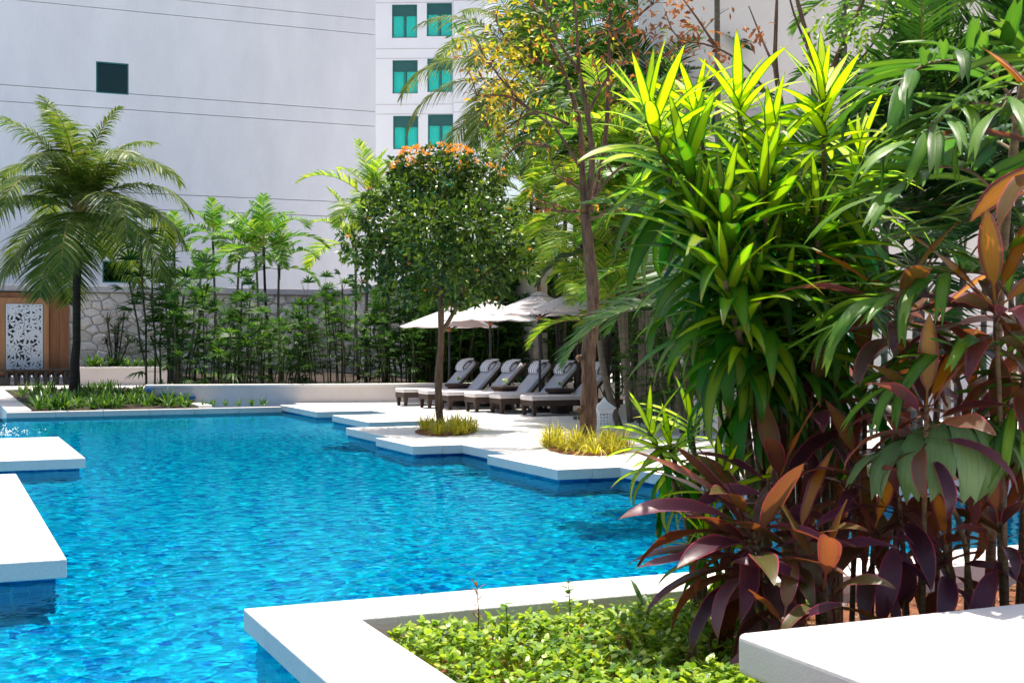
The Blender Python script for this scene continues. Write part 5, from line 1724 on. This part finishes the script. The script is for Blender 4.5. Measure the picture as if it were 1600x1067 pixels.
for i, (lab, bx, bD, x, y, D, n, s, el, yo) in enumerate((
        ('ti plant with tall bronze leaves standing above the long purple ones', 1245, 6.9, 1218, 745, 6.7, 13, 1.0, (78, -20), 0.25),
        ('ti plant with long dark purple leaves sweeping out over the pool edge', 1240, 6.6, 1180, 850, 6.4, 20, 1.0, (60, -40), 0.05),
        ('low ti plant with one bright orange upright leaf near the bench', 1300, 6.3, 1288, 905, 6.15, 13, 0.88, (82, -25), 0.5),
        ('ti plant with an orange tip below the dark dracaena leaves', 1290, 7.3, 1266, 622, 7.1, 16, 0.95, (75, -45), 0.4),
        ('ti plant with glowing orange leaves in the middle right of the bed', 1440, 6.6, 1448, 635, 6.35, 17, 0.9, (78, -30), 1.0),
        ('large red ti plant at the right edge with orange and pink leaves', 1575, 6.5, 1555, 470, 6.4, 18, 1.0, (62, -30), 0.85),
        ('dark red ti plant behind the broad green palm leaflets', 1400, 6.9, 1400, 465, 6.6, 14, 0.95, (50, -25), 0.9),
        ('dark ti plant with hanging leaves under the big drooping palm leaf', 1420, 6.7, 1405, 775, 6.6, 18, 0.95, (45, -60), 0.05),
        ('ti plant with narrow dark leaves at the lower right edge', 1570, 6.6, 1560, 815, 6.5, 15, 0.85, (65, -30), 0.3),
        ('small purple ti plant at the foot of the bench', 1225, 6.1, 1225, 965, 6.0, 9, 0.6, (55, -10), 0.2),
        ('ti plant with pink rimmed leaves left of the big drooping palm leaf', 1330, 6.9, 1340, 720, 6.8, 14, 0.85, (60, -35), 0.2),
        ('slim ti plant behind the big drooping palm leaf', 1485, 7.0, 1482, 720, 7.0, 13, 0.9, (60, -40), 0.3),
        ('ti plant with dark leaves fanning left over the ground cover', 1200, 6.45, 1165, 800, 6.5, 16, 0.95, (55, -30), 0.1),
        ('red pink ti plant at the right edge under the orange leaf', 1610, 6.6, 1600, 540, 6.5, 15, 0.95, (60, -30), 0.7),
        ('small bronze ti plant beside the one bright orange leaf', 1255, 6.5, 1245, 845, 6.4, 13, 0.85, (65, -30), 0.3),
        ('bronze ti plant between the glowing orange one and the right edge', 1510, 7.1, 1515, 625, 7.0, 15, 0.95, (65, -35), 0.3),
        ('shaded ti plant behind the pink rimmed leaves', 1350, 7.4, 1352, 575, 7.3, 15, 1.0, (55, -40), 0.15),
        ('tall dark ti plant at the right edge above the big drooping leaf', 1600, 6.9, 1598, 640, 6.9, 15, 0.95, (60, -35), 0.4),
        ('ti plant with two orange leaves low behind the bench', 1360, 6.7, 1365, 830, 6.6, 14, 0.8, (70, -35), 0.6),
        ('dark ti plant low behind the bench at the right', 1485, 6.6, 1478, 850, 6.5, 14, 0.8, (65, -40), 0.25),
        ('shaded ti plant in the dark heart of the clump', 1300, 7.5, 1300, 690, 7.4, 15, 1.0, (55, -40), 0.1),
        ('tall ti plant with broad dark red leaves under the fishtail fronds', 1465, 7.3, 1462, 490, 7.2, 15, 1.0, (48, -30), 0.6))):
    t = ti_plant(lab, B(bx, bD), x, y, D, n, s, 900 + i, el, yo)
    if 'sweeping out over the pool edge' in lab:         # its long leaves reach to the left
        tip = P(x, y, D) - B(bx, bD)
        for k, (az, e, dz, sc2) in enumerate(((3.05, 34, 0.12, 1.15), (3.3, 20, 0.08, 1.2), (2.85, 12, 0.02, 1.1), (3.5, 2, -0.05, 1.1), (3.15, -8, -0.1, 1.05), (3.7, -20, -0.12, 1.0), (2.6, 28, 0.1, 1.0), (3.9, 10, 0.0, 1.0))):
            set_leaf(TI[k % 3][k % 3], t, tip + V3((0, 0, dz)), az, R(e), 0.2 * (-1) ** k, sc2, 0.0, 'leaf', 0.0)
# orange leaf that enters the picture at the right edge
t = ti_plant('near ti plant whose orange leaf enters at the right edge', B(1675, 6.5), 1660, 215, 6.4, 9, 1.25, 950, (70, -30), 0.9, 2.2)
set_leaf(TI[1][0], t, P(1668, 245, 6.35) - B(1675, 6.5), math.pi - 0.15, R(-25), 1.0, 1.05, 1.0)


def fish_leaflet(name, L, Wd, bend, seed, mat, w0=0.22):
    r = random.Random(seed)
    cols, rows = 5, 8
    tip = [r.uniform(0.62, 0.76), r.uniform(0.92, 1.0), r.uniform(0.8, 0.88), r.uniform(0.9, 1.0), r.uniform(0.64, 0.78)]
    vs, ts, fs = [], [], []
    for i in range(rows + 1):
        t = i / rows
        for j in range(cols):
            te = t * (1 + (tip[j] - 1) * t)
            a = -bend * (0.4 * te + 0.6 * te * te)
            x = L * te * math.cos(a * 0.6); z = L * te * math.sin(a * 0.6)
            w = Wd * (w0 + (1.17 - w0) * min(1, t / 0.55) ** 0.8) * (1 - 0.10 * max(0, t - 0.7) / 0.3)
            y = (j / (cols - 1) - 0.5) * w
            z += 0.10 * abs(y) + (0.008 if j % 2 else 0)
            vs.append((x, y, z)); ts.append((j / (cols - 1), t))
    for i in range(rows):
        for j in range(cols - 1):
            fs.append((i * cols + j, i * cols + j + 1, (i + 1) * cols + j + 1, (i + 1) * cols + j))
    return MB().add(vs, fs, ts).mesh(name, mat, True)


FT = [[fish_leaflet('leaflet', 0.52, 0.068, R(b), 40 + k + b, MAT['fishtail']) for k in range(3)] for b in (10, 35, 65)]


def fish_frond(parent, base, pts, n, s, seed, bend=1, spread=55, youth=0.3, r0=0.011):
    r = random.Random(seed)
    m = MB()
    path = limb(m, [P(*p) - base for p in pts], r0, 0.004, 6, 8)
    fr_ = m.build('frond', MAT['stem_pale'], parent, smooth=True)
    N = len(path) - 1
    n = int(n * 1.5)
    for k in range(n):
        q_ = 0.18 + 0.82 * (k + 0.3) / n
        i = min(N - 1, int(q_ * N))
        pos = path[i].lerp(path[i + 1], q_ * N - i)
        d = (path[i + 1] - path[i]).normalized()
        az = math.atan2(d.y, d.x); el = math.asin(max(-1, min(1, d.z)))
        last = k == n - 1
        for side in ((0,) if last else (-1, 1)):
            sp2 = R(spread * (1.15 - 0.5 * q_)) * side
            b = min(2, max(0, bend + r.choice((-1, 0, 0, 1))))
            set_leaf(r.choice(FT[b]), fr_, pos, az + sp2 + r.uniform(-0.12, 0.12), el * 0.7 + R(r.uniform(0, 25)), r.uniform(-0.3, 0.3) - side * 0.25, s * r.uniform(0.85, 1.1), youth * r.uniform(0.2, 1.4), 'leaflet')


fb = B(1545, 7.5)
ft = thing('fishtail_palm', 'green fishtail palm with jagged leaflets at the right edge', 'palm tree', fb, 0)
m = MB(); limb(m, [(0, 0, 0), P(1560, 500, 7.4) - fb, P(1585, 220, 7.4) - fb, P(1600, 120, 7.4) - fb], 0.032, 0.02, 8); m.build('trunk', MAT['stem_pale'], ft, smooth=True)
for i, (pts, n, s, bd, yo) in enumerate((
        ([(1600, 190, 7.4), (1540, 105, 7.2), (1450, 100, 7.0), (1385, 150, 6.8)], 9, 0.95, 1, 0.25),
        ([(1600, 210, 7.4), (1560, 165, 7.0), (1490, 170, 6.7), (1430, 225, 6.5)], 8, 0.95, 1, 0.5),
        ([(1600, 150, 7.4), (1620, 90, 7.2), (1600, 110, 6.7), (1560, 180, 6.4)], 7, 1.0, 1, 0.6),
        ([(1590, 240, 7.4), (1540, 215, 7.8), (1470, 220, 8.0), (1400, 260, 8.1)], 9, 0.95, 1, 0.1),
        ([(1575, 330, 7.4), (1520, 270, 7.0), (1450, 265, 6.8), (1380, 310, 6.7)], 8, 0.95, 0, 0.35),
        ([(1580, 260, 7.4), (1560, 300, 6.9), (1530, 330, 6.7), (1480, 360, 6.6)], 6, 0.75, 0, 0.9),
        ([(1590, 200, 7.4), (1640, 180, 7.6), (1700, 200, 7.6)], 7, 0.9, 1, 0.2))):
    fish_frond(ft, fb, pts, n, s, 60 + i, bd, 55, yo)
fb2 = B(1590, 7.0)
ft2 = thing('fishtail_palm', 'low fishtail palm with long bright leaflets over the red leaves', 'palm tree', fb2, 0)
m = MB(); limb(m, [(0, 0, 0), P(1605, 700, 6.9) - fb2, P(1612, 540, 6.8) - fb2], 0.026, 0.016, 8); m.build('trunk', MAT['stem_pale'], ft2, smooth=True)
for i, (pts, n, s, bd, yo) in enumerate((
        ([(1612, 560, 6.8), (1560, 440, 6.7), (1470, 430, 6.55), (1380, 470, 6.45), (1330, 500, 6.5)], 10, 0.85, 1, 0.55),
        ([(1612, 590, 6.8), (1560, 545, 6.6), (1480, 550, 6.45), (1400, 600, 6.4)], 8, 0.82, 1, 0.6),
        ([(1612, 600, 6.8), (1600, 590, 6.6), (1590, 620, 6.5), (1570, 660, 6.45)], 6, 0.8, 1, 0.9))):
    fish_frond(ft2, fb2, pts, n, s, 80 + i, bd, 50, yo)
fb3 = B(1525, 6.6)
ft3 = thing('fishtail_seedling', 'young palm with one big drooping jagged leaf on a bent stalk', 'palm tree', fb3, 0)
m = MB(); limb(m, [(0, 0, 0), P(1508, 850, 6.5) - fb3, P(1470, 760, 6.4) - fb3, P(1428, 690, 6.55) - fb3], 0.016, 0.010, 7); m.build('trunk', MAT['stem_pale'], ft3, smooth=True)
m = MB(); pth = limb(m, [P(1395, 705, 6.5) - fb3, P(1450, 668, 6.45) - fb3, P(1520, 655, 6.45) - fb3, P(1580, 668, 6.5) - fb3, P(1610, 700, 6.5) - fb3], 0.008, 0.005, 6, 6)
fr3 = m.build('frond', MAT['stem_pale'], ft3, smooth=True)
MAT['sheen_frond'] = leaf('palm_leaf_painted_sheen', [(0.10, 0.20, 0.07), (0.15, 0.26, 0.10), (0.20, 0.31, 0.14)], tfac=0.25, rough=0.42, vein=0.5, stripe=(0.2, 0.36, 0.06), spec=0.4)  # sky sheen on the leaf painted in as a pale green
BIG = [fish_leaflet('leaflet', 0.40, 0.125, R(b), 140 + b, MAT['sheen_frond'], 0.62) for b in (50, 70, 95)]
for k in range(11):                                     # leaflets on the near side, fanning from left-down to straight down
    q_ = 0.02 + 0.95 * k / 10
    i = min(len(pth) - 2, int(q_ * (len(pth) - 1)))
    pos = pth[i].lerp(pth[i + 1], q_ * (len(pth) - 1) - i)
    az = 3.35 + 2.1 * min(1, k / 5.5) + 0.12 * max(0, k - 5)
    set_leaf(BIG[k % 3], fr3, pos, az, R(-8 - 26 * min(1, k / 3)), rng.uniform(-0.12, 0.12), 0.82 + 0.3 * math.sin(k * 0.32), 0.15, 'leaflet')
for k in range(7):                                      # and on the far side
    q_ = 0.05 + 0.9 * k / 6
    i = min(len(pth) - 2, int(q_ * (len(pth) - 1)))
    set_leaf(BIG[k % 3], fr3, pth[i], 2.6 - 0.28 * k, R(-14), rng.uniform(-0.2, 0.2), 0.85, 0.15, 'leaflet')

# ------------------------------------------------------------------ ground cover and small plants of the bed
MAT['cover'] = leaf('bright_cover_leaf', [(0.045, 0.12, 0.01), (0.14, 0.28, 0.016), (0.28, 0.42, 0.03), (0.38, 0.46, 0.05)], tfac=0.38, rough=0.4, island=True)
m = MB()
r = random.Random(12)
rp_ = lambda t: (0.35, 1.0, 0.75, 0)[min(3, int(t * 3 + 0.01))]
for k in range(3300):
    u, v = r.uniform(2.18, 4.75), r.uniform(4.0, 6.72)
    edge = 4.35 + 0.35 * math.sin(v * 3.1) + 0.2 * math.sin(v * 7)
    if u > edge and r.random() > 0.12: continue
    h = (0.10 + 0.10 * (0.5 + 0.5 * math.sin(u * 4.1 + 1.3 * math.sin(v * 3))) * (0.5 + 0.5 * math.sin(v * 5 + u))) * r.uniform(0.35, 1.5)
    c = W(u, v, -0.16 + h)
    b = c + V3((r.uniform(-0.03, 0.03), r.uniform(-0.03, 0.03), -h))
    m.strip(b, c - b, V3((1, 0.3, 0)), (c - b).length, 0.006, 1, 0.0, lambda t: 1.0)
    for j in range(6):
        az = r.random() * 6.28
        e = R(r.uniform(-5, 65))
        d = V3((math.cos(az) * math.cos(e), math.sin(az) * math.cos(e), math.sin(e)))
        m.strip(c - V3((0, 0, r.uniform(0, 0.05))), d, (-d.y, d.x, r.uniform(-0.4, 0.4)), r.uniform(0.035, 0.062), r.uniform(0.024, 0.038), 3, 0.2, rp_)
tag(m.build('ground_cover', MAT['cover']), 'bright green small leaved ground cover filling the front bed', None, kind='stuff')
# loose bits on the soil: bark chips and gravel
m = MB()
for k in range(2600):
    u, v = r.uniform(2.2, 8.5), r.uniform(4.3, 6.75)
    c = W(u, v, -0.158 + r.uniform(0, 0.012))
    s = r.uniform(0.006, 0.02)
    a = r.random() * 3.14
    x = V3((math.cos(a), math.sin(a), r.uniform(-0.3, 0.3))) * s * r.uniform(0.8, 2.0); y = V3((-math.sin(a), math.cos(a), r.uniform(-0.3, 0.3))) * s
    z = V3((0, 0, s * 0.6))
    m.add([c - x - y, c + x - y, c + x + y, c - x + y, c - x * 0.6 - y * 0.6 + z, c + x * 0.6 - y * 0.6 + z, c + x * 0.6 + y * 0.6 + z, c - x * 0.6 + y * 0.6 + z], [(4, 5, 6, 7), (0, 1, 5, 4), (1, 2, 6, 5), (2, 3, 7, 6), (3, 0, 4, 7)])
MAT['chips'] = leaf('bark_chips', [(0.07, 0.03, 0.015), (0.22, 0.08, 0.03), (0.30, 0.20, 0.13), (0.16, 0.06, 0.025)], tfac=0.0, rough=0.9, island=True, spec=0.1)
tag(m.build('bark_chips', MAT['chips']), 'reddish bark chips and gravel scattered on the bed soil', None, kind='stuff')
# pale stepping stone behind the purple plants
st = MB()
an = [k * 0.6283 for k in range(10)]
st.add([(0.32 * math.cos(a) * (1 + 0.1 * math.sin(3 * a)), 0.24 * math.sin(a), z) for z in (-0.16, -0.10) for a in an], [(k, (k + 1) % 10, 10 + (k + 1) % 10, 10 + k) for k in range(10)] + [tuple(range(10, 20))])
tag(st.build('stepping_stone', MAT['deck2'], bevel=0.01, loc=GX(1150, 7.05)), 'flat pale stone on the soil behind the purple leaves', 'stone')


def seedling(name, label, x, D, h, n, L, w, mat, seed, dry=False):
    r = random.Random(seed)
    b = GX(x, D, -0.16)
    t = thing(name, label, 'plant', b, 0)
    MB().tube([(0, 0, 0), (0.01, 0, h * 0.5), (0, 0.01, h)], [0.005, 0.004, 0.002], 5).build('stem', MAT['cane'], t)
    m = MB()
    for k in range(n):
        az = k * 2.4 + r.random() * 0.5; e = R(r.uniform(5, 55))
        d = V3((math.cos(az) * math.cos(e), math.sin(az) * math.cos(e), math.sin(e)))
        m.strip((0, 0, h * (0.45 + 0.55 * k / n)), d, (-d.y, d.x, 0), L * r.uniform(0.8, 1.2), w, 3, 0.25, rp_)
    m.build('foliage', MAT[mat], t)


seedling('weed_seedling', 'tall light green weed sticking out of the ground cover', 888, 7.25, 0.33, 12, 0.06, 0.035, 'cover', 1)
seedling('dry_weed', 'thin dry orange weed in the ground cover near the coping corner', 745, 7.0, 0.36, 16, 0.07, 0.012, 'rust_leaf', 2)
seedling('weed_seedling', 'broad leaved weed at the left of the ground cover', 790, 6.85, 0.30, 9, 0.06, 0.045, 'cover', 3)
seedling('weed_seedling', 'feathery weed clump beside the pale bench', 1165, 6.5, 0.25, 14, 0.06, 0.02, 'cover', 4)
seedling('sprout', 'narrow leaved dark sprout at the back of the ground cover', 1003, 7.35, 0.20, 7, 0.20, 0.035, 'lily', 5)
# light blue spot lamp in the far bed
sl = thing('garden_spotlight', 'pale blue box shaped garden light in the lily bed', 'lamp', GX(72, 31.0, -0.02), R(12))
MAT['blue_box'] = surf('blue_grey_metal', (0.20, 0.32, 0.42), (0.26, 0.38, 0.48), 6, 0.4)
MB().taper(-0.16, 0.16, -0.1, 0.1, 0.02, 0.20, 0.85).build('housing', MAT['blue_box'], sl, bevel=0.015)
MB().box(-0.02, 0.02, -0.02, 0.02, -0.1, 0.0195).build('stake', MAT['dark_metal'], sl)
# splash where the far platform's spout falls
m = MB()
r = random.Random(44)
c = G(8, 680, WZ)
for k in range(120):
    a, q_ = r.random() * 6.28, abs(r.gauss(0, 0.13))
    p = c + V3((math.cos(a) * q_ * 2.2, math.sin(a) * q_, max(0, r.gauss(0.05, 0.06) * (1 - q_))))
    s = r.uniform(0.006, 0.018)
    m.add([p + V3((s, 0, 0)), p + V3((-s * 0.5, s * 0.87, 0)), p + V3((-s * 0.5, -s * 0.87, 0)), p + V3((0, 0, s * 1.4)), p - V3((0, 0, s))], [(0, 1, 3), (1, 2, 3), (2, 0, 3), (1, 0, 4), (2, 1, 4), (0, 2, 4)])
tag(m.build('water_splash', MAT['ceramic'], smooth=True), 'white splash of water drops behind the far platform', None, kind='stuff')
